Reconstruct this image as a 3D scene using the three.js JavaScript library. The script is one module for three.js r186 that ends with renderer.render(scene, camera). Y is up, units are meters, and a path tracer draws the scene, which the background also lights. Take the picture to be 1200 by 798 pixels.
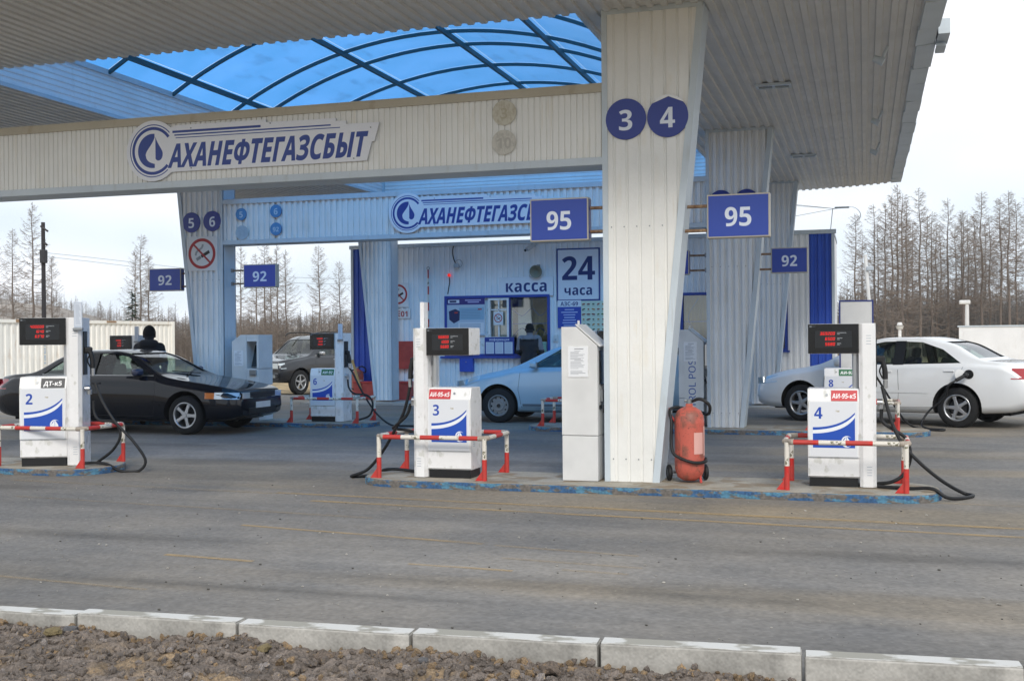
import * as THREE from 'three';
import { mergeGeometries, mergeVertices } from 'three/addons/utils/BufferGeometryUtils.js';
import { RoundedBoxGeometry } from 'three/addons/geometries/RoundedBoxGeometry.js';
import { MarchingCubes } from 'three/addons/objects/MarchingCubes.js';
import { Brush, Evaluator, SUBTRACTION } from 'three-bvh-csg';

// ---------------------------------------------------------------- camera, sky, sun, exposure
const scene = new THREE.Scene();
const camera = new THREE.PerspectiveCamera(33.18, 1024 / 680, 0.1, 3000);
{
  const yaw = 0.2992, pitch = 0.00224, roll = 0.0085;           // turned left, nearly level, a trace of roll
  camera.rotation.order = 'YXZ';
  camera.position.set(0, 1.52, 0);
  camera.rotation.set(-pitch, yaw, -roll);
}
const renderer = new THREE.WebGLRenderer({ antialias: true });
renderer.setSize(1024, 680);
renderer.toneMapping = THREE.LinearToneMapping;
renderer.toneMappingExposure = 1.5;
renderer.shadowMap.enabled = true;

function rng(seed) { let a = seed >>> 0; return () => { a = (a + 0x6D2B79F5) | 0; let t = Math.imul(a ^ (a >>> 15), 1 | a); t = (t + Math.imul(t ^ (t >>> 7), 61 | t)) ^ t; return ((t ^ (t >>> 14)) >>> 0) / 4294967296; }; }
const lerp = (a, b, t) => a + (b - a) * t, clamp = (v, a = 0, b = 1) => Math.min(b, Math.max(a, v));
const sstep = (a, b, v) => { const t = clamp((v - a) / (b - a)); return t * t * (3 - 2 * t); };
// value noise on a wrapping lattice
const LAT = (() => { const r = rng(77), a = new Float32Array(65536); for (let i = 0; i < 65536; i++) a[i] = r(); return a; })();
const lat = (x, y) => LAT[(((y % 256) + 256) % 256) * 256 + (((x % 256) + 256) % 256)];
function vn(x, y, px = 256, py = 256) {
  const xi = Math.floor(x), yi = Math.floor(y), fx = x - xi, fy = y - yi, u = fx * fx * (3 - 2 * fx), v = fy * fy * (3 - 2 * fy);
  const m = (a, p) => ((a % p) + p) % p;
  const x0 = m(xi, px), x1 = m(xi + 1, px), y0 = m(yi, py), y1 = m(yi + 1, py);
  return lerp(lerp(lat(x0, y0), lat(x1, y0), u), lerp(lat(x0, y1), lat(x1, y1), u), v);
}
function fbm(x, y, o = 4, px = 256, py = 256) { let s = 0, a = 0.5, t = 0; for (let i = 0; i < o; i++) { s += a * vn(x, y, px, py); t += a; a *= 0.5; x *= 2; y *= 2; px *= 2; py *= 2; if (px > 256) px = 256; if (py > 256) py = 256; } return s / t; }

{ // overcast sky: thin bright cloud, slightly blue where it thins
  const W = 512, H = 256, d = new Float32Array(W * H * 4);
  for (let j = 0; j < H; j++) for (let i = 0; i < W; i++) {
    const th = (i / W) * Math.PI * 2, el = (j / (H - 1) - 0.5) * Math.PI, k = (j * W + i) * 4;
    const c = Math.cos(el), sy = Math.max(0.03, Math.abs(Math.sin(el)) + 0.12);
    const nx = Math.cos(th) * c / sy, nz = Math.sin(th) * c / sy;
    const n = fbm(nx * 1.3 + 40, nz * 1.3 + 40, 5), n2 = fbm(nx * 0.5 + 90, nz * 0.5 + 20, 3);
    const cl = clamp(0.5 + (n - 0.5) * 1.6 + (n2 - 0.5) * 1.2);
    const L = el < -0.02 ? 0.25 : 0.66 + 0.15 * cl;
    const b = 1 - cl;
    d[k] = L * (0.965 - 0.16 * b); d[k + 1] = L * (0.99 - 0.06 * b); d[k + 2] = L * 1.045; d[k + 3] = 1;
  }
  const t = new THREE.DataTexture(d, W, H, THREE.RGBAFormat, THREE.FloatType);
  t.mapping = THREE.EquirectangularReflectionMapping; t.magFilter = t.minFilter = THREE.LinearFilter; t.wrapS = THREE.RepeatWrapping; t.needsUpdate = true;
  scene.background = t; scene.environment = t;
}
const sun = new THREE.DirectionalLight(0xfff8ee, 1.4);
sun.position.set(7, 23, 15); sun.target.position.set(-4, 0, -14); scene.add(sun, sun.target);
sun.castShadow = true; sun.shadow.radius = 30; sun.shadow.mapSize.set(2048, 2048);
Object.assign(sun.shadow.camera, { left: -40, right: 40, top: 40, bottom: -40, near: 1, far: 120 });

// ---------------------------------------------------------------- helpers
const taken = {};
function numbered(n) { const k = taken[n] = (taken[n] ?? -1) + 1; return k ? `${n}_${String(k).padStart(3, '0')}` : n; }
function metreUV(g) {                                            // uv in metres, by the way each face points
  const p = g.attributes.position, n = g.attributes.normal, uv = new Float32Array(p.count * 2);
  for (let i = 0; i < p.count; i++) {
    const ax = Math.abs(n.getX(i)), ay = Math.abs(n.getY(i)), az = Math.abs(n.getZ(i));
    let u, v;
    if (ay > ax && ay > az) { u = p.getX(i); v = p.getZ(i); } else if (ax > az) { u = p.getZ(i); v = p.getY(i); } else { u = p.getX(i); v = p.getY(i); }
    uv[2 * i] = u; uv[2 * i + 1] = v;
  }
  g.setAttribute('uv', new THREE.BufferAttribute(uv, 2)); return g;
}
function clean(g) { let h = g.index ? g.toNonIndexed() : g; h.userData = g.userData; for (const k of Object.keys(h.attributes)) if (!['position', 'normal', 'uv'].includes(k)) h.deleteAttribute(k); if (!h.attributes.normal) h.computeVertexNormals(); h.clearGroups(); return h; }
function geo(list) { list = [].concat(list).map(clean); for (const g of list) if (!g.userData.keepUV) metreUV(g); return list.length > 1 ? mergeGeometries(list) : list[0]; }
function mesh(name, g, mat) { const m = new THREE.Mesh(g, mat); m.name = name; m.castShadow = m.receiveShadow = true; return m; }
function part(name, g, mat, parent) { const m = mesh(name, geo(g), mat); parent.add(m); return m; }
function sub(name, parent) { const o = new THREE.Group(); o.name = name; parent.add(o); return o; }
function thing(name, label, category, [x, y, z] = [0, 0, 0], turn = 0, group) {
  const o = new THREE.Group(); o.name = numbered(name); scene.add(o); o.position.set(x, y, z); o.rotation.y = turn;
  o.userData = { label, category }; if (group) o.userData.group = group; return o;
}
function struct(name, g, mat) { const m = mesh(numbered(name), g, mat); m.userData.kind = 'structure'; scene.add(m); return m; }
function stuff(name, label, category, m) { m.name = numbered(name); m.userData = { kind: 'stuff', label, category }; m.castShadow = m.receiveShadow = true; scene.add(m); return m; }
function copy(o, label, [x, y, z], turn = 0, scale = 1) { const c = o.clone(); c.name = numbered(o.name.replace(/_\d{3}$/, '')); c.userData = { ...o.userData, label: label || o.userData.label }; c.position.set(x, y, z); c.rotation.y = turn; c.scale.setScalar(scale); scene.add(c); return c; }
const box = (w, h, d, x = 0, y = 0, z = 0) => new THREE.BoxGeometry(w, h, d).translate(x, y, z);
const rbox = (w, h, d, r, x = 0, y = 0, z = 0, s = 2) => new RoundedBoxGeometry(w, h, d, s, Math.min(r, w / 2.01, h / 2.01, d / 2.01)).translate(x, y, z);
const cyl = (r0, r1, h, n = 16, x = 0, y = 0, z = 0) => new THREE.CylinderGeometry(r1, r0, h, n).translate(x, y, z);
const V = (x, y, z) => new THREE.Vector3(x, y, z);
function rod(a, b, r, n = 8, r2 = r) { a = V(...a); b = V(...b); const d = b.clone().sub(a), g = new THREE.CylinderGeometry(r2, r, d.length(), n); g.applyQuaternion(new THREE.Quaternion().setFromUnitVectors(V(0, 1, 0), d.clone().normalize())); g.translate((a.x + b.x) / 2, (a.y + b.y) / 2, (a.z + b.z) / 2); return g; }
function tube(pts, r, seg = 40, n = 8) { return new THREE.TubeGeometry(new THREE.CatmullRomCurve3(pts.map(p => V(...p)), false, 'centripetal'), seg, r, n); }
function ext(pts, depth, bevel = 0) { const s = new THREE.Shape(pts.map(p => new THREE.Vector2(...p))); return new THREE.ExtrudeGeometry(s, { depth: depth - 2 * bevel, bevelEnabled: bevel > 0, bevelSize: bevel, bevelThickness: bevel, bevelSegments: 2, bevelOffset: -bevel, curveSegments: 12 }).translate(0, 0, bevel); }
function plate(w, h, x = 0, y = 0, z = 0) { const g = new THREE.PlaneGeometry(w, h).translate(x, y, z); g.userData.keepUV = true; return g; }
function disc(r, x = 0, y = 0, z = 0) { const g = new THREE.CircleGeometry(r, 40).translate(x, y, z); g.userData.keepUV = true; return g; }
function soup(verts, idx) { const g = new THREE.BufferGeometry(); g.setAttribute('position', new THREE.Float32BufferAttribute(verts, 3)); if (idx) g.setIndex(idx); g.computeVertexNormals(); return g; }

// profiled metal sheet in the xy plane, ribs along y, facing +z; lo and hi give its ends at each x
function corr(x0, x1, lo, hi, pitch, depth, phase = 0, crest = 0.42) {
  const f = typeof lo === 'function' ? lo : () => lo, h = typeof hi === 'function' ? hi : () => hi;
  const rp = 0.08, br = [[0, 1], [crest, 1], [crest + rp, 0], [1 - rp, 0], [1, 1]], xs = [];
  for (let k = Math.floor((x0 - phase) / pitch) - 1; k * pitch + phase < x1; k++) for (let i = 0; i < 4; i++) xs.push([phase + (k + br[i][0]) * pitch, br[i][1] * depth]);
  xs.push([phase + 1e3, 0]);
  const zAt = x => { for (let i = 0; i < xs.length - 1; i++) if (x >= xs[i][0] - 1e-9 && x <= xs[i + 1][0] + 1e-9) { const t = (x - xs[i][0]) / (xs[i + 1][0] - xs[i][0]); return lerp(xs[i][1], xs[i + 1][1], t); } return 0; };
  const cut = [x0, ...xs.map(p => p[0]).filter(x => x > x0 + 1e-4 && x < x1 - 1e-4), x1], v = [];
  for (let i = 0; i < cut.length - 1; i++) {
    const a = cut[i], b = cut[i + 1], za = zAt(a + 1e-7), zb = zAt(b - 1e-7), a0 = f(a), a1 = h(a), b0 = f(b), b1 = h(b);
    if (a1 - a0 < 1e-4 && b1 - b0 < 1e-4) continue;
    v.push(a, a0, za, b, b0, zb, b, b1, zb, a, a0, za, b, b1, zb, a, a1, za);
  }
  return soup(v);
}
function sheets(name, parent, mat, x0, x1, width, lo, hi, pitch, depth, place, crest = 0.42) {  // a run of sheets, each its own mesh
  for (let x = x0; x < x1 - 0.02; x += width) { const g = corr(x, Math.min(x1, x + width + 0.001), lo, hi, pitch, depth, 0, crest); place(g); part(name, g, mat, parent); }
}

// ---------------------------------------------------------------- textures and materials
function dataTex(n, fn, { srgb = true, metres = 1, m = n } = {}) {
  const d = new Uint8Array(n * m * 4);
  for (let j = 0; j < m; j++) for (let i = 0; i < n; i++) { const c = fn(i / n, j / m), k = (j * n + i) * 4; if (typeof c === 'number') { d[k] = d[k + 1] = d[k + 2] = clamp(c) * 255; } else { d[k] = clamp(c[0]) * 255; d[k + 1] = clamp(c[1]) * 255; d[k + 2] = clamp(c[2]) * 255; } d[k + 3] = 255; }
  const t = new THREE.DataTexture(d, n, m, THREE.RGBAFormat); t.wrapS = t.wrapT = THREE.RepeatWrapping; t.magFilter = THREE.LinearFilter; t.minFilter = THREE.LinearMipmapLinearFilter; t.generateMipmaps = true; t.anisotropy = 8;
  if (srgb) t.colorSpace = THREE.SRGBColorSpace; t.repeat.set(1 / metres, 1 / metres); t.needsUpdate = true; return t;
}
function canvasTex(w, h, draw) { const c = document.createElement('canvas'); c.width = w; c.height = h; const x = c.getContext('2d'); draw(x, w, h); const t = new THREE.CanvasTexture(c); t.colorSpace = THREE.SRGBColorSpace; t.anisotropy = 8; return t; }
const M = (o) => new THREE.MeshStandardMaterial({ roughness: 0.6, ...o });
const lin = (r, g, b) => new THREE.Color().setRGB(r, g, b);
// weathered sheet metal: pale paint with thin vertical rust and dirt runs
function metalTex(base, run, amt, seed) {
  return dataTex(512, (u, v) => {
    const b = fbm(u * 5 + seed, v * 5, 5, 5, 5), c = fbm(u * 18 + seed, v * 5, 4, 18, 5), s = fbm(u * 70 + seed, v * 4, 3, 70, 4), sp = vn(u * 230 + seed, v * 230, 230, 230) > 0.975 ? 1 : 0, f = vn(u * 256, v * 256, 256, 256) - 0.5;
    const r = clamp(sstep(0.62, 0.9, c) * 0.35 + sstep(0.68, 0.88, s) * 0.45 * sstep(0.4, 0.65, b)) * amt, d = (b - 0.5) * 0.07 + f * 0.015;
    return base.map((q, i) => lerp(q, run[i], r) + d - sp * 0.12 * amt);
  }, { metres: 2.2 });
}
const bumpFine = dataTex(256, (u, v) => fbm(u * 16, v * 16, 4, 16, 16), { srgb: false, metres: 0.7 });
const roughTex = dataTex(256, (u, v) => 0.55 + 0.5 * (fbm(u * 9, v * 9, 5, 9, 9) - 0.3), { srgb: false, metres: 1.7 });
const matCream = M({ map: metalTex([0.905, 0.905, 0.89], [0.78, 0.71, 0.57], 0.42, 3), roughnessMap: roughTex, roughness: 0.75, bumpMap: bumpFine, bumpScale: 0.002 });
const matPale = M({ map: metalTex([0.9, 0.905, 0.905], [0.7, 0.66, 0.57], 0.55, 9), roughnessMap: roughTex, roughness: 0.7, bumpMap: bumpFine, bumpScale: 0.002 });
const matSoffit = M({ map: metalTex([0.785, 0.78, 0.765], [0.62, 0.58, 0.52], 0.4, 15), roughnessMap: roughTex, roughness: 0.75 });
const matWhiteWall = M({ map: metalTex([0.92, 0.925, 0.93], [0.72, 0.7, 0.66], 0.35, 21), roughnessMap: roughTex, roughness: 0.65, bumpMap: bumpFine, bumpScale: 0.002 });
const matTrimA = M({ map: metalTex([0.72, 0.69, 0.62], [0.55, 0.47, 0.36], 0.8, 29), roughness: 0.6 });
const matTrim = M({ map: metalTex([0.76, 0.8, 0.83], [0.6, 0.58, 0.54], 0.5, 33), roughness: 0.5 });
const matBlueSheet = M({ map: metalTex([0.16, 0.32, 0.72], [0.24, 0.34, 0.56], 0.5, 41), roughness: 0.45 });
const matBlue = M({ color: 0x27449b, roughness: 0.45 }), matBlueDark = M({ color: 0x1f3580, roughness: 0.4 });
const matWhite = new THREE.MeshPhysicalMaterial({ map: dataTex(512, (u, v) => { const n = fbm(u * 6, v * 6, 5, 6, 6), g = sstep(0.62, 0.8, fbm(u * 22 + 8, v * 14, 4, 22, 14)), sp = vn(u * 210, v * 210, 210, 210) > 0.985 ? 0.22 : 0, f = 0.915 + (n - 0.5) * 0.06; return [f - 0.1 * g - sp, f - 0.1 * g - sp, f - 0.12 * g - sp]; }, { metres: 1.1 }), roughness: 0.38, clearcoat: 0.3, clearcoatRoughness: 0.3, roughnessMap: roughTex });
const matLightGrey = M({ map: dataTex(256, (u, v) => { const f = 0.83 + (fbm(u * 7, v * 7, 5, 7, 7) - 0.5) * 0.08; return [f, f * 1.003, f]; }, { metres: 1.3 }), roughness: 0.5 });
const matGrey = M({ color: 0xa9b2bb, roughness: 0.5 }), matBlack = M({ color: 0x0c0d10, roughness: 0.45 }), matRubber = M({ color: 0x121316, roughness: 0.6 });
const matChrome = M({ color: 0xc4c6c8, metalness: 1, roughness: 0.28 }), matSteel = M({ color: 0x8f9396, metalness: 0.8, roughness: 0.42 });
const matRed = M({ map: dataTex(256, (u, v) => { const n = fbm(u * 10, v * 10, 5, 10, 10), c = n > 0.66 ? 0.55 : 1; return [0.74 * (0.9 + 0.2 * n), 0.17 * c + 0.06, 0.14 * c + 0.06]; }, { metres: 0.5 }), roughness: 0.5 });
const matRailWhite = M({ map: dataTex(256, (u, v) => { const n = fbm(u * 12, v * 12, 5, 12, 12), k = n > 0.66 ? 0.55 : 1; return [0.86 * k, 0.84 * k, 0.8 * k * (k < 1 ? 0.85 : 1)]; }, { metres: 0.5 }), roughness: 0.55 });
const matExt = M({ map: dataTex(512, (u, v) => { const n = fbm(u * 8, v * 8, 5, 8, 8), d = sstep(0.5, 0.72, n), s = vn(u * 90, v * 90, 90, 90) > 0.9 ? 0.65 : 1; return [lerp(0.74, 0.5, d * 0.8) * s, lerp(0.36, 0.3, d * 0.6) * s, lerp(0.3, 0.25, d * 0.6) * s]; }, { metres: 0.8 }), roughness: 0.5 });
const matRust = M({ map: dataTex(256, (u, v) => { const n = fbm(u * 14, v * 14, 5, 14, 14); return [lerp(0.38, 0.78, n), lerp(0.25, 0.68, n), lerp(0.17, 0.55, n)]; }, { metres: 0.4 }), roughness: 0.8 });
const matGreenSteel = M({ color: 0x1d4a55, roughness: 0.5 });
const matDarkGlass = new THREE.MeshPhysicalMaterial({ color: 0x0b0d0f, roughness: 0.06, clearcoat: 1 });
const matGlass = new THREE.MeshPhysicalMaterial({ color: 0xe4efea, roughness: 0.02, transmission: 1, thickness: 0, ior: 1.52 });
const matPane = new THREE.MeshPhysicalMaterial({ color: 0xf0f4f2, roughness: 0.02, transmission: 1, thickness: 0, ior: 1.9 });
const matPoly = new THREE.MeshPhysicalMaterial({ color: 0xffffff, roughness: 0.55, transmission: 0.96, thickness: 0, ior: 1.45, map: dataTex(512, (u, v) => { const n = fbm(u * 5, v * 5, 5, 5, 5), d = sstep(0.6, 0.85, fbm(u * 16 + 5, v * 6, 4, 16, 6)), l = 0.5 + 0.5 * Math.sin(v * 6.283 * 90), k = 0.98 + 0.1 * (n - 0.5) - 0.09 * d - 0.03 * l; return [lerp(0.38, 0.44, n) * k, 0.715 * k, 1.0 * k]; }, { metres: 3 }) });
const matPaper = M({ color: 0xe6e7e4, roughness: 0.85 });

// asphalt: dusty, streaked along the driving direction
const asphaltTex = dataTex(1024, (u, v) => {
  const g = vn(u * 250, v * 250, 250, 250), g2 = fbm(u * 120, v * 120, 2, 120, 120), n = fbm(u * 6, v * 6, 5, 6, 6), st = fbm(u * 3, v * 40, 4, 3, 40);
  let f = 0.445 + (g - 0.5) * 0.055 + (g2 - 0.5) * 0.06 + (n - 0.5) * 0.08 + (st - 0.5) * 0.05; if (g > 0.985) f += 0.07; if (g < 0.02) f -= 0.06;
  const w = (n - 0.5) * 0.05; return [f * 1.02 + w, f * 1.0 + w * 0.6, f * 0.975];
}, { metres: 5 });
const asphaltBump = dataTex(512, (u, v) => 0.6 * vn(u * 180, v * 180, 180, 180) + 0.4 * fbm(u * 40, v * 40, 3, 40, 40), { srgb: false, metres: 2.5 });
const matAsphalt = M({ map: asphaltTex, bumpMap: asphaltBump, bumpScale: 0.004, roughness: 0.88, vertexColors: true });
const soilTex = dataTex(512, (u, v) => { const n = fbm(u * 10, v * 10, 6, 10, 10), y = sstep(0.55, 0.75, fbm(u * 5 + 9, v * 5, 4, 5, 5)), g = vn(u * 220, v * 220, 220, 220); const f = 0.36 + 0.28 * (n - 0.4) + (g - 0.5) * 0.14; return [f * lerp(1.05, 1.22, y), f * lerp(0.96, 1.05, y), f * lerp(0.89, 0.84, y)]; }, { metres: 1.3 });
const matSoil = M({ map: soilTex, roughness: 0.95, bumpMap: dataTex(512, (u, v) => fbm(u * 40, v * 40, 5, 40, 40), { srgb: false, metres: 1.3 }), bumpScale: 0.03 });
const concreteTex = dataTex(512, (u, v) => { const n = fbm(u * 8, v * 8, 6, 8, 8), g = vn(u * 180, v * 180, 180, 180), d = fbm(u * 20, v * 2.0, 3, 20, 2); const f = 0.66 + (n - 0.5) * 0.26 + (g - 0.5) * 0.07 + (d - 0.5) * 0.12; return [f, f * 0.985, f * 0.95]; }, { metres: 1.6 });
const matConcrete = M({ map: concreteTex, bumpMap: bumpFine, bumpScale: 0.006, roughness: 0.9 });
const matIslandTop = M({ map: dataTex(512, (u, v) => { const n = fbm(u * 6, v * 6, 6, 6, 6), g = vn(u * 180, v * 180, 180, 180), d = sstep(0.5, 0.7, fbm(u * 9 + 3, v * 9, 4, 9, 9)); const f = 0.6 + (n - 0.5) * 0.22 + (g - 0.5) * 0.08; return [lerp(f, 0.5, d * 0.6), lerp(f * 0.97, 0.43, d * 0.6), lerp(f * 0.9, 0.34, d * 0.6)]; }, { metres: 1.7 }), bumpMap: bumpFine, bumpScale: 0.006, roughness: 0.92 });
const matBlueEdge = M({ map: dataTex(512, (u, v) => { const n = fbm(u * 14, v * 28, 5, 14, 28), c = sstep(0.5, 0.58, n), t = sstep(0.55, 0.6, fbm(u * 9 + 4, v * 18, 4, 9, 18)), k = 0.9 + 0.3 * (vn(u * 90, v * 90, 90, 90) - 0.5); return [lerp(lerp(0.22, 0.33, t), 0.45, c) * k, lerp(lerp(0.38, 0.53, t), 0.43, c) * k, lerp(lerp(0.55, 0.64, t), 0.41, c) * k]; }, { metres: 1.4 }), roughness: 0.75 });

// ---------------------------------------------------------------- ground
function sheetGrid(x0, x1, z0, z1, nx, nz, hf, cf) {
  const p = [], c = [], uv = [], idx = [];
  for (let j = 0; j <= nz; j++) for (let i = 0; i <= nx; i++) { const x = lerp(x0, x1, i / nx), z = lerp(z0, z1, j / nz); p.push(x, hf(x, z), z); uv.push(x, z); if (cf) c.push(...cf(x, z)); }
  for (let j = 0; j < nz; j++) for (let i = 0; i < nx; i++) { const a = j * (nx + 1) + i, b = a + 1, d = a + nx + 1, e = d + 1; idx.push(a, d, b, b, d, e); }
  const g = new THREE.BufferGeometry(); g.setAttribute('position', new THREE.Float32BufferAttribute(p, 3)); g.setAttribute('uv', new THREE.Float32BufferAttribute(uv, 2)); if (cf) g.setAttribute('color', new THREE.Float32BufferAttribute(c, 3)); g.setIndex(idx); g.computeVertexNormals(); return g;
}
const kerbZ = x => -5.02 - 0.06 * (x + 4.3);                      // back of the kerb line at x
const fallAway = (x, z) => -0.3 * sstep(-27, -35, z) * sstep(-11, -15, x);
{ // the forecourt and road, one sheet; oil drips and tyre-blackened patches where cars stand
  const OIL = [[-8.6, -9.9, 0.9, 0.18], [-6.9, -10.1, 0.25, 0.1], [-6.5, -10.1, 0.3, 0.1], [-7.4, -12.6, 1.6, 0.4], [-4.2, -13.2, 1.4, 0.35], [-2.6, -13.6, 0.9, 0.3], [-6.3, -16.4, 1.2, 0.5], [-10.5, -14.5, 2.2, 0.4], [-1.0, -14.2, 1.6, 0.4], [-3.0, -16.2, 0.5, 0.3], [0.9, -16.0, 1.2, 0.4], [-5.9, -7.6, 1.6, 0.16], [-1.9, -6.7, 2.2, 0.12], [-3.2, -6.2, 1.8, 0.1], [0.2, -8.2, 1.6, 0.14]];
  const col = (x, z) => {
    const st = fbm(x * 0.16 + 50, z * 1.6 + 20, 5), pt = fbm(x * 0.35 + 10, z * 0.5 + 70, 4), st2 = fbm(x * 0.07 + 130, z * 4.2 + 7, 3);
    let k = 1.0 + (st - 0.5) * 0.42 + (pt - 0.5) * 0.3 + (st2 - 0.5) * 0.16, dust = 0.0 + sstep(0.46, 0.7, fbm(x * 0.12 + 200, z * 0.9 + 33, 4)) + 0.7 * sstep(1.5, 0, Math.abs(z + 10.2)) * fbm(x * 0.5 + 20, z * 2 + 9, 4);
    let st3 = 0; for (const [sx, sz, rx, rz] of OIL) { const dx = (x - sx) / rx, dz = (z - sz) / rz; st3 = Math.max(st3, sstep(1.15, 0.35, Math.hypot(dx, dz) + 0.9 * (fbm(x * 2.4 + 7, z * 4 + 3, 3) - 0.5))); } k *= 1 - 0.3 * st3;
    return [k * lerp(1, 1.16, dust), k * lerp(1, 1.06, dust), k * lerp(1, 0.9, dust)];
  };
  struct('road', sheetGrid(-34, 26, -34, -4.0, 420, 300, (x, z) => fallAway(x, z) - (z > kerbZ(x) ? 0.06 : 0), col), matAsphalt);
}
const matField = M({ map: dataTex(512, (u, v) => { const n = fbm(u * 9, v * 9, 6, 9, 9), g = vn(u * 160, v * 160, 160, 160); const f = 0.5 + (n - 0.5) * 0.5 + (g - 0.5) * 0.16; return [f * 1.08, f * 0.94, f * 0.7]; }, { metres: 4 }), roughness: 1 });
struct('ground', sheetGrid(-900, 900, -1400, 120, 90, 76, (x, z) => -0.33 , null), matField);
struct('verge', sheetGrid(-60, 40, -60, -33.6, 100, 40, (x, z) => lerp(fallAway(x, z), -0.28, sstep(-34.5, -38, z)) + 0.02 + 0.05 * (fbm(x * 0.8, z * 0.8, 3) - 0.5), null), matField);
{ // worn yellow road lines and tyre-dragged paint
  const wear = dataTex(512, (u, v) => 0.04 + sstep(0.4, 0.62, fbm(u * 10, v * 40, 5, 10, 40)) * 0.6, { srgb: false, metres: 1, m: 128 });
  wear.repeat.set(0.25, 1);
  const mat = M({ color: lin(0.55, 0.38, 0.16), alphaMap: wear, transparent: true, roughness: 0.9 });
  const faint = M({ color: lin(0.48, 0.35, 0.18), alphaMap: wear, transparent: true, roughness: 0.9, opacity: 0.55 });
  const line = (x0, z0, x1, z1, w, m) => { const n = 12, v = [], uv = [], idx = []; for (let i = 0; i <= n; i++) { const t = i / n, x = lerp(x0, x1, t), z = lerp(z0, z1, t); v.push(x, 0.004, z - w / 2, x, 0.004, z + w / 2); uv.push(x + 40, z0 * 3, x + 40, z0 * 3 + 0.8); if (i < n) { const a = 2 * i; idx.push(a, a + 1, a + 2, a + 1, a + 3, a + 2); } } const g = new THREE.BufferGeometry(); g.setAttribute('position', new THREE.Float32BufferAttribute(v, 3)); g.setAttribute('uv', new THREE.Float32BufferAttribute(uv, 2)); g.setIndex(idx); g.computeVertexNormals(); struct('painted_line', g, m); };
  line(-5.6, -10.15, 2.4, -9.55, 0.09, mat); line(-5.0, -9.72, 2.2, -9.15, 0.08, mat); line(-9, -10.4, -5.6, -10.1, 0.08, faint);
  line(-4.9, -8.3, -2.7, -7.98, 0.06, mat); line(-2.6, -7.95, -1.5, -7.8, 0.05, faint); line(-4.76, -7.02, -4.02, -6.96, 0.06, mat);
  line(-2.4, -7.5, -1.4, -7.4, 0.04, faint); line(-2.95, -7.15, -2.2, -7.1, 0.05, mat); line(-1.9, -7.22, -1.45, -7.18, 0.05, faint); line(-8, -9.3, -4, -8.9, 0.06, faint); line(-5.4, -6.1, -4.2, -6.0, 0.04, faint); line(0, -11.0, 2.8, -10.75, 0.07, faint);
}
{ // kerb stones along the near edge of the road
  const k = thing('kerb', 'pale concrete kerb of one metre stones along the near edge of the road', 'kerb');
  const matLime = M({ map: dataTex(256, (u, v) => { const n = fbm(u * 8, v * 8, 5, 8, 8), c = sstep(0.42, 0.62, n); return [lerp(0.76, 0.58, c), lerp(0.76, 0.57, c), lerp(0.75, 0.54, c)]; }, { metres: 0.8 }), roughness: 0.9 });
  const r = rng(5), mats = [0, 1, 2].map(i => { const m = matConcrete.clone(); m.color.setScalar([0.95, 1.02, 0.9][i]); return m; });
  for (let x = -6.15, i = 0; x < 3.2; x += 0.905, i++) {
    const g = rbox(0.895, 0.24, 0.105 + 0.004 * r(), 0.012, 0, 0, 0, 2);
    metreUV(clean(g)); const m = part('kerb_stone', g, mats[i % 3], k); part('lime_coat', rbox(0.885, 0.006, 0.098, 0.002, 0, 0.12, 0.001), matLime, m);
    m.position.set(x, 0.0 + (r() - 0.5) * 0.012, kerbZ(x) + 0.055 + (r() - 0.5) * 0.008); m.rotation.set((r() - 0.5) * 0.03, 0.06 + (r() - 0.5) * 0.012, (r() - 0.5) * 0.012);
  }
}
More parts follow.
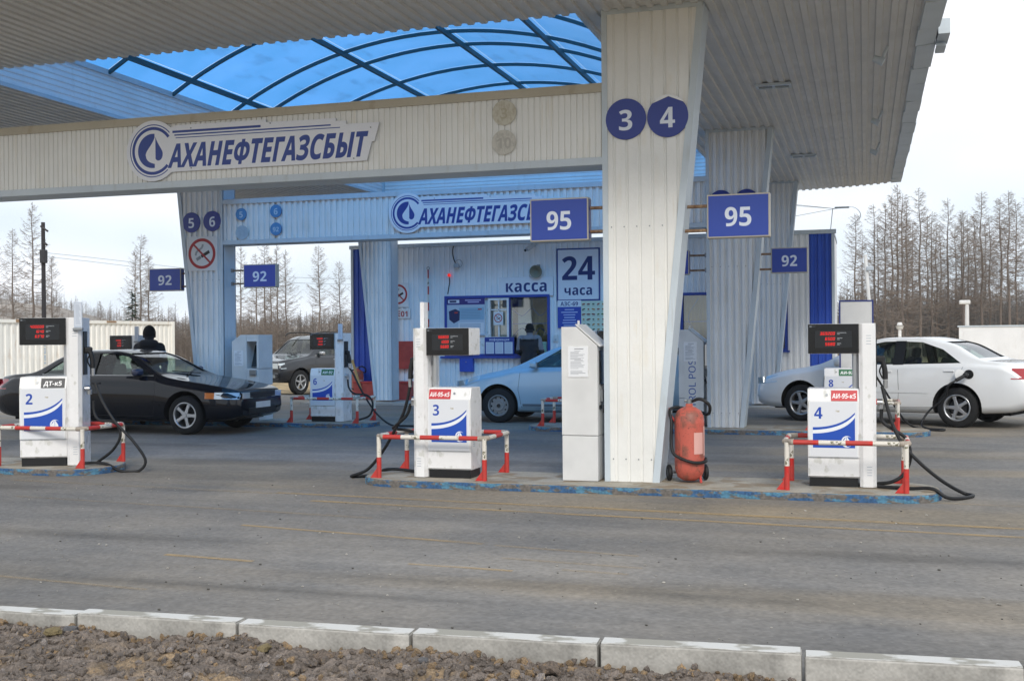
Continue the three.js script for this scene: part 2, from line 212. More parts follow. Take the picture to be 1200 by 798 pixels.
{ // bare soil in front of the kerb, with clods and stones
  const hgt = (x, z) => { const s = kerbZ(x) + 0.1 - z; return lerp(0.045, 0.012, sstep(-4.5, -1.8, x)) - 0.03 * sstep(0, -1.5, s) + 0.075 * (fbm(x * 3.2 + 9, z * 3.2 + 3, 5) - 0.5) + 0.06 * (fbm(x * 13, z * 13, 5) - 0.5) + 0.018 * (vn(x * 60, z * 60) - 0.5); };
  const g = sheetGrid(-6.2, 2.4, -5.6, -3.4, 640, 190, (x, z) => z < kerbZ(x) + 0.06 ? -0.1 : hgt(x, z), null);
  struct('bare_soil', g, matSoil);
  const clod = s => { const g = new THREE.IcosahedronGeometry(1, 1), p = g.attributes.position; for (let i = 0; i < p.count; i++) { const x = p.getX(i), y = p.getY(i), z = p.getZ(i), k = 0.25 + 1.1 * fbm(x * 1.9 + s * 9 + 20, y * 2.6 + z * 3.1 + 20, 4); p.setXYZ(i, x * k * 1.25, y * k * 0.65, z * k); } g.computeVertexNormals(); return metreUV(g); };
  const r = rng(12), mat = M({ map: soilTex, roughness: 1 }), n = 15000;
  for (let v = 0; v < 3; v++) {
    const im = new THREE.InstancedMesh(clod(v), mat, n / 2), m4 = new THREE.Matrix4(), e = new THREE.Euler(), q = new THREE.Quaternion();
    for (let i = 0; i < n / 2; i++) {
      const x = lerp(-5.6, 2.0, r()), z = kerbZ(x) + 0.12 + Math.pow(r(), 1.2) * 1.1, s = 0.002 + 0.026 * Math.pow(r(), 7);
      e.set(r() * 6, r() * 6, r() * 6); m4.compose(V(x, hgt(x, z) + s * 0.35, z), q.setFromEuler(e), V(s, s, s)); im.setMatrixAt(i, m4);
      const t = r(), f = 0.7 + 0.5 * r(), c = t < 0.07 + 0.5 * sstep(0.16, 0.0, z - kerbZ(x) - 0.12) ? lin(1.35 * f, 1.17 * f, 0.85 * f) : t < 0.16 ? lin(1.35, 1.45, 1.6) : lin(f, f * 1.02, f * 1.05); im.setColorAt(i, c);
    }
    stuff('soil_clods', 'loose soil clods and small stones heaped before the kerb', 'clods', im);
  }
  const spots = [[-3.42, -4.9, 0.045, 0], [-3.86, -4.86, 0.035, 1], [-3.9, -4.78, 0.04, 2], [-1.98, -4.93, 0.035, 1], [-1.35, -4.9, 0.055, 0], [-2.75, -4.85, 0.04, 2], [-2.45, -4.88, 0.06, 0]];
  const lab = ['dark lump of earth lying against the kerb', 'grey pebble lying in the soil before the kerb', 'yellowish stone in the soil before the kerb'], cm = [M({ map: soilTex, color: lin(0.8, 0.75, 0.7), roughness: 1 }), M({ color: 0x77777a, roughness: 0.9, bumpMap: bumpFine, bumpScale: 0.01 }), M({ color: 0x91825f, roughness: 0.95, bumpMap: bumpFine, bumpScale: 0.01 })];
  for (const [x, z, s, k] of spots) { const m = mesh(numbered('stone'), clod(k + x), cm[k]); m.scale.setScalar(s); m.position.set(x, hgt(x, z) + s * 0.5, z); m.rotation.y = x * 3; m.userData = { label: lab[k], category: 'stone', group: ['lumps of earth at the kerb', 'grey pebbles at the kerb', 'yellow stones at the kerb'][k] }; scene.add(m); }
  // grit on the road
  const im = new THREE.InstancedMesh(clod(5), M({ color: 0xffffff, roughness: 0.95 }), 1500), m4 = new THREE.Matrix4(), q = new THREE.Quaternion();
  for (let i = 0; i < 1500; i++) { const z = lerp(-5.4, -11, Math.pow(r(), 1.2)), x = lerp(-9, 3, r()), s = 0.002 + 0.009 * Math.pow(r(), 5); m4.compose(V(x, s * 0.5, z), q, V(s, s, s)); im.setMatrixAt(i, m4); const f = r() < 0.4 ? 0.08 : 0.2 + 0.25 * r(); im.setColorAt(i, lin(f, f * 0.95, f * 0.85)); }
  stuff('road_grit', 'scattered grit and pebbles lying on the road', 'grit', im);
}
// ---------------------------------------------------------------- pump islands
function island(x0, x1, zf, zb, label) {
  const g = thing('pump_island', label, 'island'); delete g.userData.category; g.userData = { kind: 'structure', label };
  const r = 0.45, H = 0.07, out = [], c = (cx, cz, a0, a1) => { for (let i = 0; i <= 6; i++) { const a = lerp(a0, a1, i / 6); out.push([cx + r * Math.cos(a), cz + r * Math.sin(a)]); } };
  // outline in (x, -z): front is small -z
  const f = -zf, b = -zb; c(x0 + r, f + r, Math.PI, Math.PI * 1.5); c(x1 - r, f + r, Math.PI * 1.5, Math.PI * 2); c(x1 - r, b - r, 0, Math.PI / 2); c(x0 + r, b - r, Math.PI / 2, Math.PI);
  const top = ext(out.map(([x, z]) => [lerp((x0 + x1) / 2, x, 1 - 0.03 / (x1 - x0)), lerp((f + b) / 2, z, 0.965)]), 0.02, 0.004).rotateX(-Math.PI / 2).translate(0, H - 0.015, 0);
  part('concrete_top', top, matIslandTop, g);
  part('painted_edge', ext(out, H + 0.05, 0.012).rotateX(-Math.PI / 2).translate(0, -0.05, 0), matBlueEdge, g);
}
const zA = -11.25, zB = -18.3, zC = -24.9, IS = 0.076;
island(-5.1, 0.68, -10.82, -11.85, 'concrete pump island with chipped blue edge under pumps three and four');
island(-14.2, -8.35, -10.82, -11.85, 'concrete pump island with chipped blue edge under pump two');
island(-5.35, 0.95, -17.85, -18.85, 'concrete pump island with blue edge under pumps seven and eight');
island(-14.4, -8.15, -17.85, -18.85, 'concrete pump island with blue edge under pumps five and six');
{ const m = struct('pavement', box(12.6, 0.11, 2.2, -6.4, 0.0, -25.3), matConcrete); metreUV(clean(m.geometry)); m.position.y = -0.02; }
// ---------------------------------------------------------------- the canopy
const canopy = thing('station_canopy', 'large pale metal canopy on six tapering columns with an arched blue skylight', 'canopy');
const SOF = 4.8, WT = 5.38, OX0 = -10.45, OX1 = -2.73, OZ0 = zA, OZ1 = -24.0;     // soffit level, spring of the vault, the roof opening
const RX0 = -14.3, RX1 = 0.78, RZ0 = -8.6, backZ = x => -25.45 - 1.55 * Math.sqrt(clamp(1 - Math.pow((x + 6.75) / 7.55, 2)));
function column(xl, w, z, side, mat, trim, pitch, depth, crest = 0.42) {        // side 1: right edge leans out; -1: left edge leans out (xl is then the upright right edge)
  const c = sub('column', canopy), D = 0.38, s = 0.1, y0 = IS - 0.005, H = SOF - y0;
  const edge = y => w + s * (y - y0), lo = t => t <= w ? y0 : y0 + (t - w) / s, X = t => xl + side * t;
  const wTop = edge(SOF), pl = g => { if (side < 0) { g.scale(-1, 1, 1); const p = g.attributes.position; for (let i = 0; i < p.count; i += 3) for (const k of ['X', 'Y', 'Z']) { const a = p['get' + k](i + 1); p['set' + k](i + 1, p['get' + k](i + 2)); p['set' + k](i + 2, a); } g.computeVertexNormals(); } g.translate(xl, 0, z); };
  sheets('cladding_sheet', c, mat, 0.0, wTop, pitch * 5, lo, SOF, pitch, depth, g => pl(g), crest);
  for (const y of [0.3, 2.62]) for (let k = 0; k < 5; k++) { const tx = 0.08 + k * pitch * (pitch > 0.12 ? 1 : 1.2); if (tx < edge(y) - 0.07) part('screw', cyl(0.007, 0.007, 0.006, 6).rotateX(Math.PI / 2).translate(X(tx), y, z + depth + 0.003), matSteel, c); }
  sheets('cladding_sheet', c, mat, 0.0, wTop, 1.15, lo, SOF, pitch, depth, g => { pl(g); g.translate(0, 0, -z); g.rotateY(Math.PI); g.translate(2 * (xl + side * wTop / 2) - 0, 0, z - D); const p = g.attributes.position; for (let i = 0; i < p.count; i++) p.setX(i, 2 * (xl + side * wTop / 2) - p.getX(i)); for (let i = 0; i < p.count; i += 3) for (const k of ['X', 'Y', 'Z']) { const a = p['get' + k](i + 1); p['set' + k](i + 1, p['get' + k](i + 2)); p['set' + k](i + 2, a); } g.computeVertexNormals(); });
  // upright inner side and leaning outer side
  part('side_panel', box(0.006, H, D, xl - side * 0.004, y0 + H / 2, z - D / 2), trim, c);
  const lean = ext([[X(w), y0], [X(w) + side * 0.012, y0], [X(wTop) + side * 0.012, SOF], [X(wTop), SOF]].map(p => p), D - 0.004); if (side < 0) lean.index = null;
  part('side_panel', lean.translate(0, 0, z - D + 0.002), trim, c);
  // corner flashings
  const fl = 0.055;
  part('corner_flashing', box(fl, H, 0.012, xl + side * fl / 2 - side * 0.008, y0 + H / 2, z + depth + 0.008), trim, c);
  part('corner_flashing', ext([[X(w - fl), y0], [X(w) + side * 0.014, y0], [X(wTop) + side * 0.014, SOF - 0.05], [X(wTop - fl), SOF - 0.05]], 0.012).translate(0, 0, z + depth + 0.003), trim, c);
  part('corner_flashing', box(wTop, 0.05, 0.012, X(wTop / 2), SOF - 0.027, z + depth + 0.009), trim, c);
  part('base_plate', box(w - 0.02, 0.02, D - 0.04, X(w / 2), IS + 0.004, z - D / 2), matSteel, c);
}
function beam(x0, x1, z, mat, top, bottom, pitch, depth, crest = 0.42) {
  const b = sub('beam', canopy), y0 = 3.255, y1 = 4.06, D = 0.38;
  sheets('cladding_sheet', b, mat, x0, x1, 1.15, y0 + 0.02, y1 - 0.02, pitch, depth, g => g.translate(0, 0, z - 0.012), crest);
  sheets('cladding_sheet', b, mat, -x1, -x0, 1.15, y0 + 0.02, y1 - 0.02, pitch, depth, g => g.rotateY(Math.PI).translate(0, 0, z - D + 0.012));
  const L = x1 - x0, cx = (x0 + x1) / 2;
  part('underside', box(L, 0.012, D, cx, y0 + 0.004, z - D / 2), bottom, b); part('top_flashing', box(L, 0.014, D + 0.05, cx, y1 + 0.004, z - D / 2), top, b);
  part('top_flashing', box(L, 0.075, 0.01, cx, y1 - 0.04, z + depth + 0.004), top, b); part('bottom_flashing', box(L, 0.075, 0.01, cx, y0 + 0.036, z + depth + 0.004), bottom, b);
  part('top_flashing', box(L, 0.075, 0.01, cx, y1 - 0.04, z - D - depth - 0.004), top, b); part('bottom_flashing', box(L, 0.075, 0.01, cx, y0 + 0.036, z - D - depth - 0.004), bottom, b);
}
column(-2.49, 0.53, zA, 1, matCream, matTrim, 0.128, 0.014, 0.74); column(-11.1, 0.5, zA, -1, matCream, matTrim, 0.128, 0.014, 0.74);
column(-2.38, 0.55, zB, 1, matPale, matTrim, 0.11, 0.032); column(-11.12, 0.5, zB, -1, matPale, matTrim, 0.11, 0.032);
column(-2.3, 0.5, zC, 1, matPale, matTrim, 0.11, 0.032); column(-10.65, 0.43, zC, -1, matPale, matTrim, 0.11, 0.032);
beam(-11.1, -2.49, zA, matCream, matTrimA, matTrim, 0.064, 0.011, 0.72); beam(-11.12, -2.38, zB, matPale, matTrim, matTrim, 0.11, 0.032);
{ // soffit of profiled sheets running front to back
  const s = sub('soffit', canopy), P = 0.145, Dp = 0.022, down = g => g.rotateX(Math.PI / 2).translate(0, SOF, 0);
  sheets('soffit_sheet', s, matSoffit, OX1, RX1, 1.16, backZ, RZ0, P, Dp, down);
  sheets('soffit_sheet', s, matSoffit, RX0, OX0, 1.16, backZ, RZ0, P, Dp, down);
  sheets('soffit_sheet', s, matSoffit, OX0, OX1, 1.16, OZ0, RZ0, P, Dp, down);
  sheets('soffit_sheet', s, matSoffit, OX0, OX1, 1.16, backZ, OZ1, P, Dp, down);
  // lining of the roof opening, profiles lying flat
  const w = sub('opening_lining', canopy), lw = WT - SOF, mk = (len) => corr(SOF, WT, 0, len, 0.078, 0.011);
  const flat = (len) => { const g = mk(len); g.rotateZ(Math.PI / 2); g.scale(-1, 1, 1); const p = g.attributes.position; for (let i = 0; i < p.count; i += 3) for (const k of ['X', 'Y', 'Z']) { const a = p['get' + k](i + 1); p['set' + k](i + 1, p['get' + k](i + 2)); p['set' + k](i + 2, a); } g.computeVertexNormals(); return g; };   // x 0..len, y SOF..WT, faces +z
  const L = OZ0 - OZ1;
  for (let k = 0; k < 5; k++) { const l = L / 5; part('lining_sheet', flat(l).rotateY(Math.PI / 2).translate(OX0, 0, OZ0 - k * l), matWhiteWall, w); part('lining_sheet', flat(l).rotateY(-Math.PI / 2).translate(OX1, 0, OZ1 + k * l), matWhiteWall, w); }
  for (let k = 0; k < 3; k++) { const l = (OX1 - OX0) / 3; part('lining_sheet', flat(l).translate(OX0 + k * l, 0, OZ1), matWhiteWall, w); part('lining_sheet', flat(l).rotateY(Math.PI).translate(OX1 - k * l, 0, OZ0), matWhiteWall, w); }
  const e = 0.05, my = (OZ0 + OZ1) / 2;
  part('edge_trim', [box(0.03, e, L, OX0 + 0.012, SOF + 0.0, my), box(0.05, 0.08, L, OX0 + 0.004, WT + 0.03, my)], matTrim, w); part('edge_trim', [box(0.03, e, L, OX1 - 0.012, SOF, my), box(0.05, 0.08, L, OX1 - 0.004, WT + 0.03, my)], matTrim, w);
  part('edge_trim', [box(OX1 - OX0 - 0.08, e, 0.03, (OX0 + OX1) / 2, SOF, OZ1 + 0.012), box(OX1 - OX0 - 0.08, 0.08, 0.05, (OX0 + OX1) / 2, WT + 0.03, OZ1 + 0.004)], matTrim, w);
  part('edge_trim', [box(0.05, lw - 0.06, 0.05, OX0 + 0.03, (SOF + WT) / 2, OZ1 + 0.03), box(0.05, lw - 0.06, 0.05, OX1 - 0.03, (SOF + WT) / 2, OZ1 + 0.03)], matTrim, w);
  // roof deck above the soffit
  const v = [], N = 24, inner = [], outer = [];
  const ring = (n, f) => { for (let i = 0; i < n; i++) f(i / n); };
  const q = (a, b, c, d) => v.push(...a, ...b, ...c, ...a, ...c, ...d);
  for (let i = 0; i < N; i++) { const xa = lerp(RX0, RX1, i / N), xb = lerp(RX0, RX1, (i + 1) / N), ia = clamp(xa, OX0, OX1), ib = clamp(xb, OX0, OX1); q([xa, 4.98, RZ0], [xb, 4.98, RZ0], [ib, WT, OZ0], [ia, WT, OZ0]); q([xa, 4.98, backZ(xa)], [ia, WT, OZ1], [ib, WT, OZ1], [xb, 4.98, backZ(xb)]); q([xa, SOF, RZ0], [xb, SOF, RZ0], [xb, 4.98, RZ0], [xa, 4.98, RZ0]); q([xb, SOF, backZ(xb)], [xa, SOF, backZ(xa)], [xa, 4.98, backZ(xa)], [xb, 4.98, backZ(xb)]); }
  for (const [X, I] of [[RX0, OX0], [RX1, OX1]]) { q([X, 4.98, backZ(X)], [X, 4.98, RZ0], [I, WT, OZ0], [I, WT, OZ1]); q([X, SOF, RZ0], [X, SOF, backZ(X)], [X, 4.98, backZ(X)], [X, 4.98, RZ0]); }
  part('roof_deck', soup(v), matGrey, canopy);
  // dented edge flashing, one length after another
  const r = rng(31), f = sub('edge_flashing', canopy);
  for (let z = RZ0, i = 0; z > backZ(RX1) + 0.05; i++) { const l = Math.min(0.7 + r() * 0.5, z - backZ(RX1)); for (const x of [RX1 - 0.1, RX0 + 0.1]) { const m = part('flashing_strip', box(0.2, 0.03 + 0.02 * r(), l - 0.006, 0, 0, 0), matTrim, f); m.position.set(x + (r() - 0.5) * 0.02, SOF - 0.035, z - l / 2); m.rotation.set((r() - 0.5) * 0.02, (r() - 0.5) * 0.025, (r() - 0.5) * 0.2); } z -= l; }
  part('gutter_outlet', [box(0.12, 0.16, 0.5, RX1 + 0.07, SOF + 0.03, -13.35), box(0.1, 0.03, 0.35, RX1 + 0.06, SOF - 0.09, -13.6)], matTrim, f);
  // recessed luminaires
  for (const [x, z] of [[-1.1, -15.2], [-1.02, -21.3], [-12.4, -15.2], [-12.4, -21.3]]) { const l = sub('downlight', canopy); part('frame', [box(0.44, 0.03, 0.03, x, SOF - 0.035, z - 0.1), box(0.44, 0.03, 0.03, x, SOF - 0.035, z + 0.1), box(0.03, 0.03, 0.2, x - 0.21, SOF - 0.034, z), box(0.03, 0.03, 0.2, x + 0.21, SOF - 0.034, z), box(0.03, 0.03, 0.2, x, SOF - 0.034, z)], matTrim, l); part('lens', [box(0.16, 0.014, 0.14, x - 0.1, SOF - 0.03, z), box(0.16, 0.014, 0.14, x + 0.1, SOF - 0.03, z)], matDarkGlass, l); }
  // small lamps and brackets near the right edge
  for (const z of [-13.6, -17.5, -20.4]) part('edge_lamp', [rod([0.28, SOF - 0.02, z], [0.22, SOF - 0.16, z], 0.018), cyl(0.05, 0.035, 0.12, 10).rotateZ(1.1).translate(0.18, SOF - 0.17, z)], matTrim, canopy);
}
{ // barrel-vault skylight: ribs, purlins, tie rods and blue polycarbonate panes
  const sk = sub('skylight', canopy), hw = (OX1 - OX0) / 2, cx = (OX0 + OX1) / 2, ys = 5.44, rise = 1.09, R = (hw * hw + rise * rise) / (2 * rise), aM = Math.asin(hw / R);
  const P = (t, off = 0) => { const a = (t * 2 - 1) * aM; return [cx + (R + off) * Math.sin(a), ys + (R + off) * Math.cos(a) - (R - rise)]; };
  const ribs = [-11.35, -12.6, -14.1, -15.7, -17.4, -18.25, -19.8, -21.35, -22.9, -23.95], purl = [0.055, 0.295, 0.525, 0.735, 0.945];
  const arc = (z, w, h, off) => { const n = 26, v = [], id = []; for (let i = 0; i <= n; i++) { const a = P(i / n, off), b = P(i / n, off - h); v.push(a[0], a[1], z - w / 2, a[0], a[1], z + w / 2, b[0], b[1], z + w / 2, b[0], b[1], z - w / 2); if (i < n) for (let k = 0; k < 4; k++) { const p = i * 4 + k, q = i * 4 + (k + 1) % 4; id.push(p, q, p + 4, q, q + 4, p + 4); } } return soup(v, id).toNonIndexed(); };
  ribs.forEach((z, i) => { const g = arc(z, 0.042, 0.05, -0.012); g.computeVertexNormals(); part('arch_rib', g, matGreenSteel, sk); });
  purl.forEach(t => { const a = P(t, -0.1); part('purlin', box(0.055, 0.075, OZ0 - OZ1 - 0.1, a[0], a[1], (OZ0 + OZ1) / 2), matGreenSteel, sk); });
  const cut = [0, ...purl, 1];
  for (let i = 0; i < ribs.length - 1; i++) for (let j = 0; j < cut.length - 1; j++) {
    const za = i ? ribs[i] : OZ0, zb = i === ribs.length - 2 ? OZ1 : ribs[i + 1], n = 6, v = [], id = [];
    for (let k = 0; k <= n; k++) { const p = P(lerp(cut[j] + 0.0004, cut[j + 1] - 0.0004, k / n), 0.004); v.push(p[0], p[1], za - 0.003, p[0], p[1], zb + 0.003); if (k < n) id.push(2 * k, 2 * k + 1, 2 * k + 2, 2 * k + 1, 2 * k + 3, 2 * k + 2); }
    part('pane', soup(v, id), matPoly, sk);
  }
  for (const z of [OZ0 - 0.01, OZ1 + 0.01]) { const n = 30, v = [], id = []; for (let k = 0; k <= n; k++) { const p = P(k / n); v.push(p[0], ys - 0.06, z, p[0], p[1], z); if (k < n) id.push(2 * k, 2 * k + 2, 2 * k + 1, 2 * k + 1, 2 * k + 2, 2 * k + 3); } part('end_pane', soup(v, id), matPoly, sk); }
}
// ---------------------------------------------------------------- signs on the canopy
const INK = '#27408f', PALE = '#dfe4ec';
function txt(x, s, cx, cy, h, font, col, maxW, skew = 0, sx = 1) { x.save(); x.translate(cx, cy); x.transform(sx, 0, skew, 1, 0, 0); x.font = `${font} ${h}px sans-serif`; x.fillStyle = col; x.textAlign = 'center'; x.textBaseline = 'middle'; if (maxW) { const w = x.measureText(s).width; if (w > maxW) x.scale(maxW / w, 1); } x.fillText(s, 0, 0); x.restore(); }
{ // the station's name board, cut round its emblem; local metres about the emblem's centre
  const out = [[0.31, 0.27], [1.44, 0.265], [1.45, 0.235], [2.29, 0.225], [2.29, 0.195], [2.41, 0.19], [2.41, 0.155], [2.8, 0.15], [2.74, -0.05], [2.71, -0.05], [2.65, -0.25], [0.33, -0.25]];
  const W = 3.3, H = 0.8, X0 = -0.42, Y0 = -0.4;
  const tex = canvasTex(2048, 512, (x, w, h) => {
    x.fillStyle = '#e2e4ea'; x.fillRect(0, 0, w, h); const sc = w / W, sy = h / H; x.setTransform(sc, 0, 0, -sy, -X0 * sc, h + Y0 * sy);
    x.fillStyle = x.strokeStyle = INK; x.lineCap = 'butt';
    const ring = (r, lw, a0, a1) => { x.lineWidth = lw; x.beginPath(); x.arc(0, 0, r, a0, a1); x.stroke(); };
    ring(0.295, 0.011, 0.72, Math.PI * 2 - 0.85); ring(0.255, 0.034, 0.62, Math.PI * 2 - 0.72);
    x.save(); x.beginPath(); x.arc(0.0, 0, 0.195, 0, 7); x.clip(); x.fillRect(-0.2, -0.25, 0.225, 0.5); x.restore();
    x.fillStyle = '#e2e4ea'; x.beginPath(); x.moveTo(0.03, 0.16); x.bezierCurveTo(-0.02, 0.04, -0.11, 0.0, -0.09, -0.06); x.bezierCurveTo(-0.08, -0.13, 0.0, -0.14, 0.03, -0.15); x.fill(); 
    x.fillStyle = INK; x.beginPath(); x.moveTo(0.035, 0.16); x.bezierCurveTo(0.07, 0.05, 0.14, 0.01, 0.13, -0.05); x.bezierCurveTo(0.12, -0.12, 0.06, -0.13, 0.035, -0.09); x.fill();
    x.lineWidth = 0.004; x.strokeStyle = '#e2e4ea'; x.beginPath(); x.moveTo(0.033, 0.19); x.lineTo(0.033, -0.19); x.stroke(); x.strokeStyle = INK;
    const bar = (x0, y0, x1, y1, lw) => { x.lineWidth = lw; x.beginPath(); x.moveTo(x0, y0); x.lineTo(x1, y1); x.stroke(); };
    bar(0.26, 0.2, 1.38, 0.196, 0.026); bar(0.285, 0.162, 2.23, 0.155, 0.015); bar(0.3, 0.13, 2.34, 0.122, 0.009);
    x.setTransform(1, 0, 0, 1, 0, 0);
    const s = 'АХАНЕФТЕГАЗСБЫТ', px = v => (v - X0) * sc, py = v => h - (v - Y0) * sy; x.save(); x.translate(px(0.2), py(-0.2)); x.transform(1, 0, -0.2, 1, 0, 0); x.font = 'bold 232px sans-serif'; x.textAlign = 'left'; x.textBaseline = 'alphabetic'; const tw = x.measureText(s).width; x.scale((px(2.62) - px(0.2)) / tw, 1); x.fillStyle = INK; x.fillText(s, 0, 0); x.lineWidth = 7; x.strokeStyle = INK; x.strokeText(s, 0, 0); x.restore();
  });
  const mat = M({ map: tex, roughness: 0.42 }), edge = M({ color: 0xcfd3d8, roughness: 0.5 });
  const board = (label, x, y, z) => {
    const t = thing('station_name_sign', label, 'sign', [x, y, z]);
    const s1 = new THREE.Shape(); s1.absarc(0, 0, 0.345, 0.83, Math.PI * 2 - 0.82, false); for (const p of [...out].reverse()) s1.lineTo(...p); s1.closePath();
    part('panel', new THREE.ExtrudeGeometry(s1, { depth: 0.025, bevelEnabled: false, curveSegments: 40 }), edge, t);
    const f = new THREE.ShapeGeometry(s1, 40), p = f.attributes.position, uv = f.attributes.uv; for (let i = 0; i < p.count; i++) uv.setXY(i, (p.getX(i) - X0) / W, (p.getY(i) - Y0) / H); f.translate(0, 0, 0.028); f.userData.keepUV = true;
    part('printed_face', f, mat, t);
    part('screw', [[2.7, 0.1], [0.5, 0.23], [0.5, -0.22], [2.5, -0.22], [1.5, 0.22]].map(([a, b]) => cyl(0.008, 0.008, 0.006, 8).rotateX(Math.PI / 2).translate(a, b, 0.031)), matSteel, t);
  };
  board('large white name board with blue lettering on the cream front beam', -7.72, 3.68, zA + 0.004); board('white name board with blue lettering on the second beam, partly behind a 95 sign', -7.49, 3.68, zB + 0.036);
}
function roundSign(n, x, y, z, label, r = 0.205, bg = '#22358a', fg = '#dfe5ef', peel = false) {
  const t = thing('number_disc', label, 'sign', [x, y, z]);
  const tex = canvasTex(256, 256, (c, w) => { c.fillStyle = bg; c.fillRect(0, 0, w, w); txt(c, n, 128, 136, n.length > 1 ? 130 : 175, 'bold', fg); c.strokeStyle = fg; });
  if (peel) part('backing', disc(r), matWhite, t);
  part('disc', cyl(r, r, 0.012, 40).rotateX(Math.PI / 2).translate(0, 0, 0.007), matBlueDark, t);
  if (!peel) part('face', disc(r - 0.001, 0, 0, 0.0145), M({ map: tex, roughness: 0.35 }), t);
  else { // the film has let go at the top and folded
    const cutY = r * 0.72, s = new THREE.Shape(), a0 = Math.asin(0.72); s.absarc(0, 0, r - 0.001, Math.PI - a0, a0 + Math.PI * 2, false); s.lineTo(0.01, cutY + 0.045); s.closePath();
    const f = new THREE.ShapeGeometry(s, 40), p = f.attributes.position, uv = f.attributes.uv; for (let i = 0; i < p.count; i++) uv.setXY(i, p.getX(i) / 2 / r + 0.5, p.getY(i) / 2 / r + 0.5); f.translate(0, 0, 0.0165); f.userData.keepUV = true; part('face', f, M({ map: tex, roughness: 0.35 }), t);
    const g = new THREE.Shape(); g.absarc(0, 0, r + 0.008, a0 - 0.15, Math.PI - a0 + 0.15, false); g.lineTo(0.01, cutY + 0.05); part('peeled_film', new THREE.ExtrudeGeometry(g, { depth: 0.006, bevelEnabled: false, curveSegments: 24 }).translate(0, 0, 0.016), matWhite, t);
  }
  return t;
}
roundSign('3', -2.255, 3.69, zA + 0.014, 'blue disc with white number three on the front column');
roundSign('4', -1.835, 3.69, zA + 0.014, 'blue disc with white number four on the front column, peeling at the top', 0.205, '#22358a', '#dfe5ef', true);
roundSign('5', -11.76, 3.68, zB + 0.032, 'blue disc with white number five on the left column', 0.185); roundSign('6', -11.325, 3.69, zB + 0.032, 'blue disc with white number six on the left column', 0.185);
roundSign('7', -2.15, 3.64, zB + 0.032, 'blue disc with white number seven half hidden by the right 95 sign', 0.19); roundSign('8', -1.75, 3.64, zB + 0.032, 'blue disc with white number eight half hidden by the right 95 sign', 0.19);
roundSign('5', -10.73, 3.79, zB + 0.032, 'small faded light blue disc with number five on the second beam', 0.11, '#3f86bd', '#a8c4d8'); roundSign('6', -10.03, 3.82, zB + 0.032, 'small faded light blue disc with number six on the second beam', 0.115, '#3f86bd', '#a8c4d8'); roundSign('92', -10.03, 3.5, zB + 0.032, 'small light blue disc with number ninety-two on the second beam', 0.115, '#3f86bd', '#a8c4d8');
{ // worn-out sticker marks
  const ghost = (n, x, y, z, label, a, b) => { const tex = canvasTex(256, 256, (c, w) => { c.fillStyle = a; c.fillRect(0, 0, w, w); const r = rng(n.length * 7 + 3); for (let i = 0; i < 260; i++) { c.fillStyle = r() > 0.5 ? b : a; c.globalAlpha = 0.45; c.fillRect(r() * w, r() * w, 4 + r() * 18, 6 + r() * 50); } c.globalAlpha = 1; txt(c, n, 128, 136, 150, 'bold', b); }); const t = thing('worn_number_disc', label, 'sign', [x, y, z]); part('sticker', cyl(0.13, 0.13, 0.003, 32).rotateX(Math.PI / 2).translate(0, 0, 0.001), M({ color: 0xcac6b9, roughness: 0.8 }), t); part('face', disc(0.129, 0, 0, 0.004), M({ map: tex, roughness: 0.8 }), t); };
  ghost('3', -3.53, 3.84, zA + 0.014, 'upper worn sticker disc on the cream front beam beside the column', '#c8c4b6', '#b4ad98'); ghost('10', -3.535, 3.535, zA + 0.014, 'lower worn sticker disc on the cream front beam beside the column', '#cbc8bf', '#b3b0a8'); ghost('11', -10.72, 3.46, zB + 0.032, 'washed-out pale disc below the small faded five on the second beam', '#a9bccb', '#9db1c2');
}
function gradeSign(n, x, y, z, side, label, w, h, tilt = 0) {       // a lightbox on two brackets; side: where the column is
  const t = thing('fuel_grade_sign', label, 'sign', [x, y, z], tilt, 'blue fuel grade boxes on the columns');
  part('case', rbox(w, h, 0.12, 0.008), M({ color: 0xb9b3a6, roughness: 0.5, metalness: 0.2 }), t);
  const tex = canvasTex(384, 256, (c, W, H) => { c.fillStyle = '#2c48a6'; c.fillRect(0, 0, W, H); txt(c, n, W / 2, H / 2 + 8, 165, 'bold', '#dfe6f2'); });
  part('face', plate(w - 0.03, h - 0.03, 0, 0, 0.0625), M({ map: tex, roughness: 0.35 }), t); part('face', plate(w - 0.03, h - 0.03, 0, 0, 0).rotateY(Math.PI).translate(0, 0, -0.0625), M({ map: tex, roughness: 0.35 }), t);
  if (side > 0) part('end_cap', box(0.008, h - 0.04, 0.09, w / 2 + 0.003, 0, 0), matBlueDark, t); 
  for (const dy of [0.11, -0.13]) { part('bracket', rod([side * w / 2, dy, 0], [side * (w / 2 + 0.28), dy, 0], 0.017, 8), matRust, t); part('bracket', box(0.03, 0.07, 0.07, side * (w / 2 + 0.26), dy, 0), matSteel, t); }
  return t;
}
gradeSign('95', -2.985, 2.73, zA - 0.16, 1, 'blue 95 box left of the front column, over the second name board', 0.62, 0.44);
gradeSign('95', -1.17, 2.7, zA - 0.16, -1, 'blue 95 box right of the front column, over the numbers seven and eight', 0.61, 0.43);
gradeSign('92', -12.42, 2.655, zB - 0.15, 1, 'blue 92 box left of the column with the no-smoking sign', 0.68, 0.42); gradeSign('92', -10.44, 2.68, zB - 0.15, -1, 'blue 92 box right of the column with the no-smoking sign', 0.66, 0.42);
gradeSign('92', -1.11, 2.7, zB - 0.15, -1, 'blue 92 box before the white wall, right of the middle column', 0.56, 0.4); gradeSign('92', -2.98, 2.71, zB - 0.15, 1, 'blue 92 box mostly hidden behind the front column', 0.6, 0.4);
